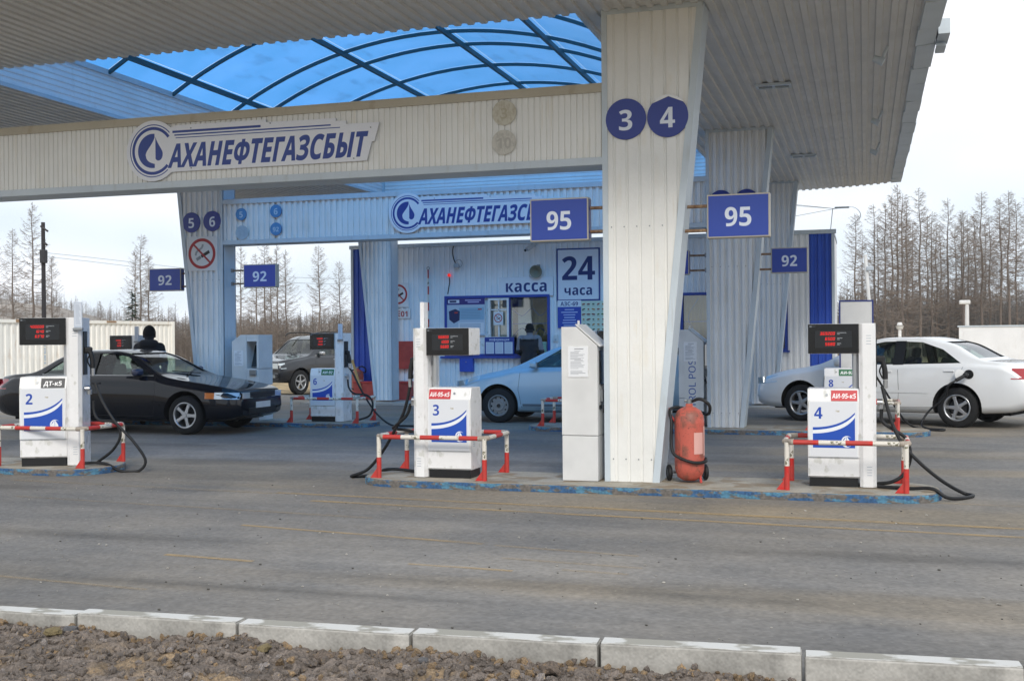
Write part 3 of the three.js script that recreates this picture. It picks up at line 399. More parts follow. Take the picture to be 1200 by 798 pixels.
function noSmoke(x, w, h) { x.fillStyle = '#d8dadc'; x.fillRect(0, 0, w, h); const c = w / 2; x.save(); x.translate(c, c); x.strokeStyle = '#5b6064'; x.fillStyle = '#17191b'; x.save(); x.rotate(-0.5); x.fillRect(-0.06 * w, 0.02 * w, 0.3 * w, 0.09 * w); x.fillStyle = '#8b9094'; x.fillRect(-0.24 * w, 0.02 * w, 0.16 * w, 0.09 * w); x.restore(); x.lineWidth = 0.06 * w; x.strokeStyle = '#9aa0a4'; x.beginPath(); x.moveTo(-0.2 * w, 0.05 * w); x.bezierCurveTo(-0.2 * w, -0.15 * w, 0.02 * w, -0.08 * w, 0.03 * w, -0.27 * w); x.stroke(); x.strokeStyle = '#a8252c'; x.lineWidth = 0.085 * w; x.beginPath(); x.arc(0, 0, 0.4 * w, 0, 7); x.stroke(); x.lineWidth = 0.055 * w; x.beginPath(); x.moveTo(-0.27 * w, -0.27 * w); x.lineTo(0.27 * w, 0.27 * w); x.stroke(); x.restore(); }
{ const t = thing('no_smoking_sign', 'square no-smoking sign on the left column below the numbers five and six', 'sign', [-11.545, 3.105, zB + 0.034]); part('plate', box(0.64, 0.63, 0.008, 0, 0, 0.002), matPaper, t); part('face', plate(0.638, 0.628, 0, 0, 0.0085), M({ map: canvasTex(256, 256, noSmoke), roughness: 0.5 }), t); }

// ---------------------------------------------------------------- fuel pumps
const fontDigits = (x, s, rx, y, h) => { // seven-segment figures, right-aligned
  const seg = { 0: 'abcdef', 1: 'bc', 2: 'abged', 3: 'abgcd', 4: 'fgbc', 5: 'afgcd', 6: 'afgedc', 7: 'abc', 8: 'abcdefg', 9: 'abcdfg' }; const w = h * 0.5, st = h * 0.9;
  [...s].reverse().forEach((d, i) => { const X = rx - (i + 1) * st, L = { a: [X, y, X + w, y], b: [X + w, y, X + w, y + h / 2], c: [X + w, y + h / 2, X + w, y + h], d: [X, y + h, X + w, y + h], e: [X, y + h / 2, X, y + h], f: [X, y, X, y + h / 2], g: [X, y + h / 2, X + w, y + h / 2] }; for (const k of seg[d]) { const l = L[k], sk = v => (y + h - v) * 0.14; x.beginPath(); x.moveTo(l[0] + sk(l[1]), l[1]); x.lineTo(l[2] + sk(l[3]), l[3]); x.stroke(); } });
};
function screenTex(rows, glow) {
  return canvasTex(512, 320, (x, w, h) => { x.fillStyle = glow ? '#000' : '#0b0b0d'; x.fillRect(0, 0, w, h); if (!glow) { x.fillStyle = '#1d2024'; x.fillRect(70, 70, 375, 190); x.fillStyle = '#70757b'; x.fillRect(14, 16, 22, 16); x.fillStyle = '#3c4046'; x.fillRect(40, 20, 34, 9); }
    rows.forEach((s, i) => { x.lineWidth = 4.5; x.lineCap = 'round'; x.strokeStyle = glow ? '#ff1a14' : '#c01810'; fontDigits(x, s, 280, 88 + i * 58, 29); if (!glow) { x.fillStyle = '#b9bec4'; x.font = 'bold 15px sans-serif'; x.textAlign = 'left'; x.fillText(['СТОИМОСТЬ', 'ЛИТРЫ', 'ЦЕНА'][i], 296, 100 + i * 58); x.fillRect(296, 108 + i * 58, 26, 4); } }); });
}
const matNote0 = M({ map: canvasTex(64, 192, (x, w, h) => { x.fillStyle = '#ccd4e0'; x.fillRect(0, 0, w, h); x.fillStyle = '#98a4b6'; for (let y = 12; y < 180; y += 9) x.fillRect(8, y, 30 + (y * 7) % 20, 3); }), roughness: 0.6 });
function makePump(no, grade, gcol, rows, side, label, pos) {       // side 1: column on the right; -1: on the left
  const t = thing('fuel_pump', label, 'fuel pump', pos, 0, 'fuel pumps on the islands'), s = side, cw = 0.15, x0 = -0.315, bw = 0.48;
  const bx = s > 0 ? x0 + bw / 2 : -x0 - bw / 2, cxx = s > 0 ? 0.315 - cw / 2 : -0.315 + cw / 2, D = 0.36, F = D / 2;
  part('plinth', box(bw - 0.03, 0.085, D - 0.05, bx, 0.043, 0), matBlack, t);
  const body = sub('cabinet', t), prof = [[F - 0.03, 0.085], [F - 0.012, 0.1], [F - 0.012, 0.27], [F, 0.285], [F, 0.815], [F - 0.035, 0.925], [F - 0.05, 0.935]];
  const pl = [...prof, ...[...prof].reverse().map(([z, y]) => [-z, y])];
  part('shell', ext(pl, bw - 0.004, 0.006).rotateY(-Math.PI / 2).translate(bx + bw / 2 - 0.002, 0, 0), matWhite, body);
  part('seam', [box(bw - 0.03, 0.004, 0.004, bx, 0.279, F - 0.003)], matGrey, body);
  part('louvre', [0, 1, 2, 3].map(i => box(0.004, 0.006, 0.05, bx - s * bw / 2 - s * 0.002 + 0, 0.33 + i * 0.022, 0.08)), matGrey, body);
  const tex = canvasTex(512, 560, (x, w, h) => {
    x.fillStyle = '#e4e7ea'; x.fillRect(0, 0, w, h); x.fillStyle = '#dcdfe4'; x.fillRect(14, 8, w - 28, h - 16); txt(x, no, 100, 118, 165, 'bold', '#1c46a8');
    const B = '#1d4db0', y0 = 250, y1 = 470, L = 40, R = 480; x.fillStyle = B; x.beginPath(); x.moveTo(L, 262); x.quadraticCurveTo(330, 262, R, 110); x.lineTo(R, y1); x.lineTo(L, y1); x.fill();
    x.fillStyle = '#e8ebef'; x.beginPath(); x.moveTo(L, 290); x.quadraticCurveTo(350, 280, R, 128); x.lineTo(R, 160); x.quadraticCurveTo(370, 318, L, 326); x.fill();
    x.fillStyle = '#e8ebef'; x.beginPath(); x.arc(395, 405, 58, 0, 7); x.fill(); x.fillStyle = B; x.beginPath(); x.arc(405, 405, 50, 0, 7); x.fill(); x.fillStyle = '#e8ebef'; x.beginPath(); x.moveTo(390, 345); x.bezierCurveTo(380, 380, 345, 395, 352, 430); x.bezierCurveTo(360, 460, 385, 455, 392, 452); x.fill(); x.beginPath(); x.moveTo(394, 345); x.bezierCurveTo(410, 385, 440, 400, 432, 425); x.lineTo(394, 425); x.fill();
    x.fillStyle = '#b9b3a4'; x.fillRect(282, 86, 8, 18); x.fillRect(294, 90, 26, 16);
  });
  part('graphic', plate(bw - 0.03, 0.525, bx, 0.55, F + 0.0065), M({ map: tex, roughness: 0.4 }), body);
  const gx = s > 0 ? bx + bw / 2 - 0.14 : bx - bw / 2 + 0.14;
  const lt = canvasTex(256, 112, (x, w, h) => { x.fillStyle = gcol; x.fillRect(0, 0, w, h); txt(x, grade, w / 2, h / 2 + 4, 72, 'bold', '#f0f0f0', w - 24, -0.08); });
  part('grade_label', plate(0.24, 0.105, gx, 0, 0).rotateX(-0.306).translate(0, 0.868, F - 0.0125), M({ map: lt, roughness: 0.4 }), body);
  part('lock', cyl(0.012, 0.012, 0.01, 12).rotateX(Math.PI / 2 - 0.3).translate(bx - s * 0.06, 0.875, F - 0.016), matSteel, body);
  // column
  const col = sub('column', t);
  part('shell', ext([[-cw / 2, -F - 0.01], [cw / 2, -F - 0.01], [cw / 2, F - 0.03], [cw / 2 - 0.03, F + 0.012], [-cw / 2 + 0.03, F + 0.012], [-cw / 2, F - 0.01]].map(([a, b]) => [a, -b]), 1.55, 0.004).rotateX(-Math.PI / 2).translate(cxx, 0.004, 0), matWhite, col);
  for (const y of [0.12, 1.36]) part('louvre', [0, 1, 2, 3].map(i => box(0.045, 0.005, 0.006, cxx + s * 0.012, y + i * 0.026, F + 0.011)), matGrey, col);
  part('nozzle_bay', box(0.012, 0.46, 0.15, cxx + s * (cw / 2 + 0.004), 1.18, 0.03), matBlack, col);
  part('pipe_union', [cyl(0.035, 0.035, 0.05, 12).rotateZ(Math.PI / 2).translate(cxx + s * (cw / 2 + 0.035), 0.8, 0.06), cyl(0.028, 0.03, 0.05, 12).translate(cxx + s * (cw / 2 + 0.05), 0.765, 0.06)], matChrome, col);
  part('stand_pipe', [cyl(0.03, 0.03, 0.36, 12, s > 0 ? cxx - cw / 2 - 0.035 : cxx + cw / 2 + 0.035, 1.1, 0.03)], matChrome, col);
  // display head
  const hd = sub('display', t), hx = s > 0 ? cxx - cw / 2 - 0.235 : cxx + cw / 2 + 0.235;
  part('housing', rbox(0.47, 0.285, D - 0.01, 0.012, hx, 1.41, 0), matWhite, hd);
  const rim = matBlack; part('bezel', rbox(0.466, 0.28, 0.02, 0.006, hx, 1.41, F + 0.002), rim, hd);
  part('screen', plate(0.462, 0.276, hx, 1.41, F + 0.0135), M({ map: screenTex(rows, 0), emissiveMap: screenTex(rows, 1), emissive: 0xffffff, emissiveIntensity: 0.55, roughness: 0.22 }), hd);
  // nozzle on its hook
  const nz = sub('nozzle', t), nx = cxx + s * (cw / 2 + 0.03);
  part('grip', [tube([[nx - s * 0.02, 1.23, 0.05], [nx + s * 0.025, 1.2, 0.05], [nx + s * 0.05, 1.12, 0.05], [nx + s * 0.055, 1.02, 0.05]], 0.026, 14, 10), rbox(0.09, 0.07, 0.05, 0.02, nx + s * 0.01, 1.21, 0.05)], matRubber, nz);
  part('guard', tube([[nx + s * 0.03, 1.17, 0.05], [nx + s * 0.005, 1.1, 0.05], [nx + s * 0.03, 1.03, 0.05]], 0.008, 10, 6), matBlack, nz);
  part('swivel', cyl(0.02, 0.022, 0.08, 12, nx + s * 0.057, 0.975, 0.05), matChrome, nz);
  // document holder
  if ('256'.includes(no)) { const ph = sub('paper_holder', t); part('board', rbox(0.085, 0.27, 0.012, 0.004, cxx + s * 0.055, 1.58, F + 0.024), M({ color: 0xb7c2d0, roughness: 0.5 }), ph); part('sheet', plate(0.07, 0.24, cxx + s * 0.055, 1.585, F + 0.0305), matNote0, ph); part('clip', rbox(0.1, 0.03, 0.05, 0.008, cxx + s * 0.055, 1.43, F + 0.03), matSteel, ph); }
  if (no === '3') part('paper_holder', rbox(0.045, 0.3, 0.12, 0.004, cxx + s * 0.04, 1.68, -0.05), matWhite, t);
  return t;
}
const P3 = makePump('3', 'АИ-95-к5', '#c2363c', ['56800', '1000', '5680'], -1, 'white pump number three with red grade label left of the front column', [-4.185, IS, -11.26]);
makePump('4', 'АИ-95-к5', '#c2363c', ['369200', '6500', '5680'], 1, 'white pump number four with red grade label at the right end of the front island', [-0.21, IS, -11.47]);
makePump('2', 'ДТ-к5', '#24262c', ['400000', '1640', '6370'], 1, 'white pump number two with black diesel label at the left edge', [-9.13, IS, -11.28]).rotation.y = 0.42;
scene.getObjectByName('fuel_pump_002').scale.setScalar(1.11);
makePump('6', 'АИ-92', '#1d6b45', ['40000', '1000', '5600'], 1, 'white pump number six with green grade label beyond the blue car', [-9.05, IS, -18.4]);
makePump('8', 'АИ-92', '#1d6b45', ['50000', '1000', '5600'], 1, 'white pump number eight half hidden behind pump number four', [-0.28, IS, -18.45]);
makePump('7', 'АИ-92', '#1d6b45', ['50000', '1000', '5600'], -1, 'white pump number seven hidden behind the front payment terminal', [-4.0, IS, -18.4]);
makePump('5', 'АИ-92', '#1d6b45', ['45000', '1200', '5600'], 1, 'white pump number five behind the dark sedan', [-13.2, IS, -18.4]);
function hose(label, pts, r = 0.017) { const t = thing('fuel_hose', label, 'hose', [0, 0, 0], 0, 'black fuel hoses'); part('hose', tube(pts, r, 90, 8), matRubber, t); return t; }
hose('black hose of pump four looping onto the road at the island end', [[0.162, 1.03, -11.42], [0.19, 0.9, -11.4], [0.25, 0.68, -11.37], [0.34, 0.49, -11.35], [0.5, 0.31, -11.35], [0.7, 0.14, -11.4], [0.9, 0.02, -11.5], [0.96, 0.018, -11.42], [0.84, 0.018, -11.2], [0.7, 0.04, -11.08], [0.6, 0.105, -11.1], [0.4, 0.096, -11.18], [0.11, 0.096, -11.27]]);
hose('short black hose of pump four drooping over its guard rail', [[0.155, 0.83, -11.41], [0.16, 0.7, -11.41], [0.28, 0.61, -11.4], [0.37, 0.54, -11.4], [0.41, 0.37, -11.4], [0.35, 0.2, -11.4], [0.24, 0.125, -11.4], [0.11, 0.1, -11.44]]);
hose('black hose of pump three hanging down to the road left of the pump', [[-4.59, 1.03, -11.21], [-4.62, 0.9, -11.22], [-4.69, 0.72, -11.25], [-4.81, 0.54, -11.3], [-4.95, 0.34, -11.35], [-5.18, 0.1, -11.4], [-5.38, 0.02, -11.42], [-5.3, 0.018, -11.5], [-5.15, 0.03, -11.52], [-5.0, 0.096, -11.5], [-4.55, 0.096, -11.4]]);
hose('short black hose of pump three resting on its guard rail', [[-4.58, 0.83, -11.2], [-4.63, 0.72, -11.22], [-4.78, 0.6, -11.28], [-4.84, 0.56, -11.34], [-4.72, 0.54, -11.4], [-4.55, 0.5, -11.42]]);
hose('black hose of pump two swinging out in a wide loop', [[-8.62, 1.03, -11.35], [-8.58, 0.95, -11.34], [-8.46, 0.78, -11.3], [-8.31, 0.58, -11.3], [-8.1, 0.35, -11.35], [-7.98, 0.12, -11.4], [-8.05, 0.02, -11.38], [-8.25, 0.02, -11.3], [-8.45, 0.096, -11.3], [-8.85, 0.097, -11.28]]);
hose('short black hose of pump two dropping behind its guard rail', [[-8.64, 0.83, -11.34], [-8.63, 0.68, -11.34], [-8.55, 0.6, -11.33], [-8.4, 0.59, -11.33], [-8.3, 0.54, -11.33], [-8.27, 0.42, -11.33], [-8.36, 0.27, -11.33], [-8.6, 0.097, -11.33]]);
hose('black hose of pump six reaching across to the road', [[-8.67, 1.03, -18.35], [-8.6, 0.95, -18.33], [-8.43, 0.66, -18.3], [-8.27, 0.41, -18.3], [-8.1, 0.2, -18.3], [-7.85, 0.03, -18.3], [-7.6, 0.018, -18.3], [-7.2, 0.018, -18.35]]);
hose('short black hose of pump six above its guard rail', [[-8.69, 0.83, -18.34], [-8.66, 0.66, -18.33], [-8.55, 0.57, -18.3], [-8.3, 0.54, -18.3], [-8.2, 0.42, -18.3], [-8.25, 0.2, -18.3], [-8.5, 0.097, -18.3]]);

// ---------------------------------------------------------------- guard rails
const matElbow = M({ map: dataTex(128, (u, v) => { const n = fbm(u * 10, v * 10, 4, 10, 10); return [0.42 + 0.4 * n, 0.4 + 0.36 * n, 0.37 + 0.33 * n]; }, { metres: 0.3 }), roughness: 0.7 });
function rail(label, x0, x1, zf, zb, y = 0.45, seed = 1) {
  const t = thing('guard_rail', label, 'rail', [0, IS, 0], 0, 'red and white pump guard rails'), r = 0.024, c = 0.07;
  const path = [[x0, y, zf + -c], [x0 + c, y, zf], [x1 - c, y, zf], [x1, y, zf - c], [x1, y, zb + c], [x1 - c, y, zb], [x0 + c, y, zb], [x0, y, zb + c], [x0, y, zf - c]];
  const bands = [];
  let k = seed;
  for (let i = 0; i < path.length - 1; i++) { const a = path[i], b = path[i + 1], L = Math.hypot(b[0] - a[0], b[2] - a[2]), n = Math.max(1, Math.round(L / 0.23)); if (n === 1 && L < 0.15) { part('elbow', [rod(a, b, r + 0.003, 10), new THREE.SphereGeometry(r + 0.003, 10, 8).translate(...a), new THREE.SphereGeometry(r + 0.003, 10, 8).translate(...b)], matElbow, t); continue; } for (let j = 0; j < n; j++) { const p = [0, 1, 2].map(q => lerp(a[q], b[q], j / n)), s = [0, 1, 2].map(q => lerp(a[q], b[q], (j + 1) / n)); part('rail_band', rod(p, s, r, 10), k++ % 2 ? matRed : matRailWhite, t); } }
  for (const [x, z] of [[x0 + c * 0.3, zf - c * 0.3], [x1 - c * 0.3, zf - c * 0.3], [x0 + c * 0.3, zb + c * 0.3], [x1 - c * 0.3, zb + c * 0.3]]) { const p = sub('post', t); part('upper_band', cyl(r, r, y * 0.5, 10, x, y * 0.74, z), matRailWhite, p); part('lower_band', [cyl(r + 0.001, r + 0.001, y * 0.5, 10, x, y * 0.25, z), ext([[0, 0], [0.1, 0], [0, 0.13]], 0.008).translate(0, 0, -0.004).rotateY(Math.PI).translate(x, 0, z)], matRed, p); }
}
rail('red and white guard rail round pump number three', -4.86, -3.66, -10.93, -11.73, 0.43); rail('red and white guard rail round pump number four', -0.72, 0.38, -10.95, -11.72, 0.45); rail('red and white guard rail round pump number two', -9.7, -8.5, -10.96, -11.75, 0.45, 2);
rail('red and white guard rail round pump number six', -9.62, -8.32, -17.95, -18.72, 0.42); rail('red and white guard rail round pump number eight', -0.8, 0.5, -17.95, -18.72, 0.42, 2); rail('red and white guard rail beside the blue car at pump seven', -5.05, -3.6, -17.95, -18.72, 0.42);

// ---------------------------------------------------------------- payment terminals
const noteTex = canvasTex(192, 256, (x, w, h) => { x.fillStyle = '#e3e5e8'; x.fillRect(0, 0, w, h); const r = rng(3); x.fillStyle = '#71757c'; x.fillRect(60, 16, 90, 6); for (let y = 34; y < 240; y += 10) { if (r() < 0.15) continue; const a = r() < 0.2 ? 60 : 20; x.fillStyle = r() < 0.3 ? '#7c8088' : '#a4a8ae'; x.fillRect(a, y, (w - 20 - a) * (0.5 + 0.5 * r()), 4); } });
const matNote = M({ map: noteTex, roughness: 0.7 });
function terminal(label, x, z, w, writing, mat, screenSide) {
  const t = thing('payment_terminal', label, 'terminal', [x, IS, z]), D = 0.42, h1 = 1.55, h0 = 1.36;
  const pr = [[-w / 2, 0.46], [w / 2, 0.46], [w / 2, h0], [-w / 2 + w * 0.42, h1], [-w / 2, h1]];
  part('lower_case', rbox(w - 0.004, 0.452, D - 0.004, 0.008, 0, 0.228, 0), mat, t);
  part('upper_case', ext(pr, D, 0.006).translate(0, 0, -D / 2), mat, t);
  const rl = Math.hypot(w * 0.58, h1 - h0), ra = -Math.atan2(h1 - h0, w * 0.58);
  part('visor', rbox(rl + 0.05, 0.014, D + 0.01, 0.004).rotateZ(ra).translate(-w / 2 + w * 0.42 + w * 0.29 + 0.012, (h0 + h1) / 2 + 0.008, 0), mat, t);
  part('finial', rbox(0.022, 0.07, 0.022, 0.004, -w / 2 + w * 0.42, h1 + 0.03, 0.1), mat, t);
  const nw = 0.2, nh = 0.3, nx = -0.01, ny = 1.2, n = sub('notice', t);
  part('frame', box(nw + 0.012, nh + 0.012, 0.006, nx, ny, D / 2 + 0.004), matWhite, n); part('sheet', plate(nw, nh, nx, ny, D / 2 + 0.0085), matNote, n);
  const fx = screenSide * (w / 2 + 0.003); part('screen', box(0.012, 0.34, 0.26, fx, 1.14, 0), matDarkGlass, t); part('keypad', box(0.05, 0.12, 0.16, fx, 0.86, 0.02), matSteel, t); part('slot', [box(0.018, 0.04, 0.08, fx, 0.74, 0.1), box(0.018, 0.05, 0.05, fx, 0.7, -0.06)], matBlack, t);
  if (writing) { const tx = canvasTex(512, 128, (c, W, H) => { c.fillStyle = '#d4d5d4'; c.fillRect(0, 0, W, H); txt(c, 'PETROL POST', W / 2, H / 2 + 4, 84, 'normal', '#2b4f9f', W - 10); }); part('lettering', plate(1.06, 0.235, 0, 0, 0).rotateZ(Math.PI / 2).translate(0.01, 0.64, D / 2 + 0.004), M({ map: tx, roughness: 0.5 }), t); }
  return t;
}
terminal('tall light grey payment terminal beside the front column', -2.735, -11.36, 0.37, false, matLightGrey, 1);
terminal('grey payment terminal with blue vertical lettering beside the middle column', -2.65, -18.52, 0.4, true, matLightGrey, 1);
{ // the left one stands with its screen towards the camera's right
  const t = thing('payment_terminal', 'grey payment terminal beside the left column, screen recess in view', 'terminal', [-10.66, IS, -18.5], 0), D = 0.5;
  part('case', ext([[-0.28, 0], [0.02, 0], [0.02, 1.54], [-0.1, 1.54], [-0.28, 1.42]], D, 0.006).translate(0, 0, -D / 2), matLightGrey, t);
  part('front_frame', [box(0.24, 0.12, D, 0.145, 1.48, 0), box(0.24, 0.6, D, 0.145, 0.3, 0), box(0.24, 0.3, D, 0.145, 0.78, 0), box(0.04, 0.5, D, 0.245, 1.17, 0)], matLightGrey, t);
  part('screen', plate(0.2, 0.42, 0, 0, 0).rotateX(-0.35).translate(0.125, 1.16, 0.02), matDarkGlass, t); part('keypad', rbox(0.13, 0.1, 0.05, 0.01, 0.16, 0.86, D / 2 + 0.02), matSteel, t); part('slot', [box(0.04, 0.06, 0.02, 0.13, 0.68, D / 2 + 0.005), box(0.05, 0.08, 0.02, 0.2, 0.56, D / 2 + 0.005), box(0.05, 0.08, 0.02, 0.08, 0.55, D / 2 + 0.005)], matBlack, t);
  const n = sub('notice', t); part('sheet', plate(0.19, 0.28, -0.14, 1.12, D / 2 + 0.006), matNote, n);
}
// ---------------------------------------------------------------- extinguishers
function extinguisher(label, x, y, z, s, turn) {
  const t = thing('wheeled_extinguisher', label, 'extinguisher', [x, y, z], turn); t.scale.setScalar(s);
  const pts = [[0.001, 0.01], [0.07, 0.02], [0.125, 0.055], [0.15, 0.13], [0.152, 0.2], [0.155, 0.21], [0.152, 0.22], [0.152, 0.6], [0.155, 0.61], [0.152, 0.62], [0.148, 0.68], [0.12, 0.74], [0.07, 0.77], [0.04, 0.78], [0.035, 0.81], [0.001, 0.81]];
  const c = part('cylinder', new THREE.LatheGeometry(pts.map(p => new THREE.Vector2(...p)), 28), matExt, t);
  const lab = (a0, a1, y0, y1) => { const g = new THREE.CylinderGeometry(0.1545, 0.1545, y1 - y0, 10, 1, true, a0, a1 - a0).translate(0, (y0 + y1) / 2, 0); part('label', g, M({ color: 0xd6a59c, roughness: 0.7 }), c); };
  lab(0.1, 0.85, 0.3, 0.52); lab(0.95, 1.35, 0.28, 0.58);
  part('valve', [cyl(0.03, 0.03, 0.05, 12, 0, 0.83, 0), rod([-0.05, 0.84, 0], [0.07, 0.84, 0], 0.012)], matSteel, t);
  part('hose', tube([[0.02, 0.83, 0], [0.1, 0.86, 0.06], [0.19, 0.8, 0.08], [0.2, 0.7, 0.0], [0.12, 0.72, -0.14], [-0.08, 0.76, -0.17], [-0.19, 0.74, -0.05], [-0.19, 0.62, 0.02], [-0.2, 0.4, 0.05], [-0.18, 0.3, 0.1], [0.0, 0.22, 0.18], [0.14, 0.22, 0.11], [0.17, 0.24, 0.0]], 0.017, 80, 8), matRubber, t);
  part('axle', rod([-0.2, 0.09, -0.12], [0.2, 0.09, -0.12], 0.012), matSteel, t); part('handle', tube([[-0.13, 0.62, -0.1], [-0.18, 0.7, -0.13], [-0.18, 0.76, -0.13]], 0.014, 12, 6), matRed, t);
  part('foot', rod([0.09, 0.1, 0.07], [0.1, 0.0, 0.09], 0.014), matRed, t);
  for (const sx of [-1, 1]) { const w = sub('wheel', t); part('tyre', new THREE.TorusGeometry(0.062, 0.024, 10, 24).rotateY(Math.PI / 2).translate(sx * 0.19, 0.086, -0.12), matRubber, w); part('hub', cyl(0.045, 0.045, 0.03, 14).rotateZ(Math.PI / 2).translate(sx * 0.19, 0.086, -0.12), matSteel, w); }
}
extinguisher('worn red wheeled fire extinguisher right of the front column', -1.665, IS, -11.35, 0.96, 0.35);
extinguisher('dark red wheeled fire extinguisher by the blue corner of the kiosk', -12.0, 0.03, -25.9, 0.95, 0.6);

// ---------------------------------------------------------------- the kiosk building
const bz = -26.2, bx0 = -12.25, bx1 = -0.62, bH = 3.79, bBack = -29.4;
const kiosk = thing('kiosk_building', 'white profiled-metal station kiosk with blue corners behind the pumps', 'building');
const matCurtain = M({ map: dataTex(256, (u, v) => { const n = fbm(u * 10, v * 10, 5, 10, 10), w = 0.5 + 0.5 * Math.sin(u * 90 + 6 * fbm(u * 3, v * 3, 3, 3, 3)); return [0.6 + 0.12 * w * n, 0.47 + 0.1 * w * n, 0.28 + 0.06 * n]; }, { metres: 1.2 }), roughness: 0.95 });
{
  const wall = (x0, x1, y0, y1) => sheets('cladding_sheet', W, matWhiteWall, x0, x1, 1.0, y0, y1, 0.135, 0.028, g => g.translate(0, 0, bz));
  const W = sub('front_wall', kiosk);
  const k0 = -9.78, k1 = -7.12, ky0 = 1.08, ky1 = 2.55, w0 = -4.02, w1 = -1.63, wy0 = 1.18, wy1 = 2.52;
  wall(-11.6, k0, 0.0, bH); wall(k0, k1, 0.0, ky0); wall(k0, k1, ky1, bH); wall(k1, w0, 0, bH); wall(w0, w1, 0, wy0); wall(w0, w1, wy1, bH); wall(w1, -1.15, 0, bH);
  sheets('corner_sheet', W, matBlueSheet, bx0, -11.6, 0.65, 0, bH, 0.16, 0.03, g => g.translate(0, 0, bz + 0.01)); sheets('corner_sheet', W, matBlueSheet, -1.15, bx1 - 0.05, 0.6, 0, bH, 0.16, 0.03, g => g.translate(0, 0, bz + 0.01));
  part('corner_post', [box(0.06, bH, 0.06, bx1 - 0.02, bH / 2, bz + 0.02)], matTrim, W); part('corner_post', [box(0.06, bH, 0.06, bx0, bH / 2, bz + 0.02)], matTrim, W);
  part('eave_flashing', box(bx1 - bx0 + 0.1, 0.09, 0.12, (bx0 + bx1) / 2, bH + 0.02, bz + 0.03), matTrim, kiosk);
  const S = sub('side_wall', kiosk); part('panel', box(0.08, bH - 0.02, bz - bBack, bx1 - 0.05, bH / 2 - 0.015, (bz + bBack) / 2 - 0.02), matWhiteWall, S); const S2 = sub('side_wall', kiosk); part('panel', box(0.08, bH - 0.02, bz - bBack, bx0 + 0.05, bH / 2 - 0.015, (bz + bBack) / 2 - 0.02), matWhiteWall, S2);
  const BW = sub('back_wall', kiosk); part('panel', box(bx1 - bx0 - 0.2, bH - 0.03, 0.08, (bx0 + bx1) / 2, bH / 2, bBack), matWhiteWall, BW);
  part('floor', box(bx1 - bx0 - 0.2, 0.04, bz - bBack - 0.1, (bx0 + bx1) / 2, 0.03, (bz + bBack) / 2), matConcrete, kiosk);
  part('roof', box(bx1 - bx0, 0.08, bz - bBack + 0.05, (bx0 + bx1) / 2, bH + 0.03, (bz + bBack) / 2 - 0.04), matGrey, kiosk);
  const inner = M({ color: 0xb9ad92, roughness: 0.9 }); part('partition', box(0.06, bH - 0.2, 3.0, -5.6, bH / 2, -27.8), inner, kiosk); part('inner_lining', [box(bx1 - bx0 - 0.4, bH - 0.3, 0.04, (bx0 + bx1) / 2, bH / 2, bBack + 0.1)], inner, kiosk);
  const fr = (g, x0, x1, y0, y1, t, z, m, name = 'frame') => { part(name, [box(x1 - x0, t, 0.09, (x0 + x1) / 2, y1 - t / 2, z), box(x1 - x0, t, 0.09, (x0 + x1) / 2, y0 + t / 2, z), box(t, y1 - y0 - 2 * t, 0.09, x0 + t / 2, (y0 + y1) / 2, z), box(t, y1 - y0 - 2 * t, 0.09, x1 - t / 2, (y0 + y1) / 2, z)], m, g); };
  // pay window: serving hatch, big pane, grille
  const win = sub('pay_window', kiosk); fr(win, k0, k1, ky0, ky1, 0.06, bz + 0.03, matBlue);
  part('sill', box(k1 - k0 + 0.16, 0.05, 0.16, (k0 + k1) / 2, ky0 - 0.02, bz + 0.09), matBlue, win);
  part('backboard', box(1.06, ky1 - ky0 - 0.12, 0.03, -9.19, (ky0 + ky1) / 2, bz - 0.03), matWhite, win);
  fr(win, -8.66, -8.14, 1.5, 2.48, 0.05, bz + 0.012, matWhite, 'hatch_frame'); part('hatch_frame', [box(0.03, 0.86, 0.05, -8.4, 1.99, bz + 0.012), box(0.4, 0.03, 0.05, -8.4, 2.2, bz + 0.012)], matWhite, win);
  part('pane', box(0.42, 0.88, 0.006, -8.4, 1.99, bz - 0.02), matPane, win); part('pane', box(0.92, 1.33, 0.006, -7.66, 1.81, bz - 0.02), matPane, win);
  part('mullion', box(0.05, 1.34, 0.07, -8.13, 1.81, bz + 0.01), matBlueDark, win);
  part('grille', [tube([[-8.1, 1.55, bz - 0.1], [-7.85, 1.75, bz - 0.1], [-7.6, 1.55, bz - 0.1], [-7.4, 1.75, bz - 0.1], [-7.2, 1.55, bz - 0.1]], 0.009, 40, 6)], matBlueDark, win); part('grille', tube([[-8.1, 2.2, bz - 0.1], [-7.85, 2.05, bz - 0.1], [-7.6, 2.22, bz - 0.1], [-7.4, 2.05, bz - 0.1], [-7.2, 2.2, bz - 0.1]], 0.009, 40, 6), matBlueDark, win); part('grille', rod([-8.1, 1.86, bz - 0.1], [-7.2, 1.86, bz - 0.1], 0.01), matBlue, win);
  part('curtain', box(0.55, 1.3, 0.02, -7.4, 1.8, bz - 0.45), matCurtain, win); part('curtain', box(0.5, 1.3, 0.02, -8.42, 1.8, bz - 0.35), M({ color: 0xd8d4c4, roughness: 0.95 }), win); part('curtain', box(0.34, 1.3, 0.02, -7.9, 1.8, bz - 0.5), M({ color: 0xdcd8ca, roughness: 0.95 }), win);
  // second window, curtained and barred
  const w2 = sub('curtained_window', kiosk); fr(w2, w0, w1, wy0, wy1, 0.06, bz + 0.03, matBlue); part('sill', box(w1 - w0 + 0.1, 0.04, 0.14, (w0 + w1) / 2, wy0 - 0.01, bz + 0.08), matBlue, w2);
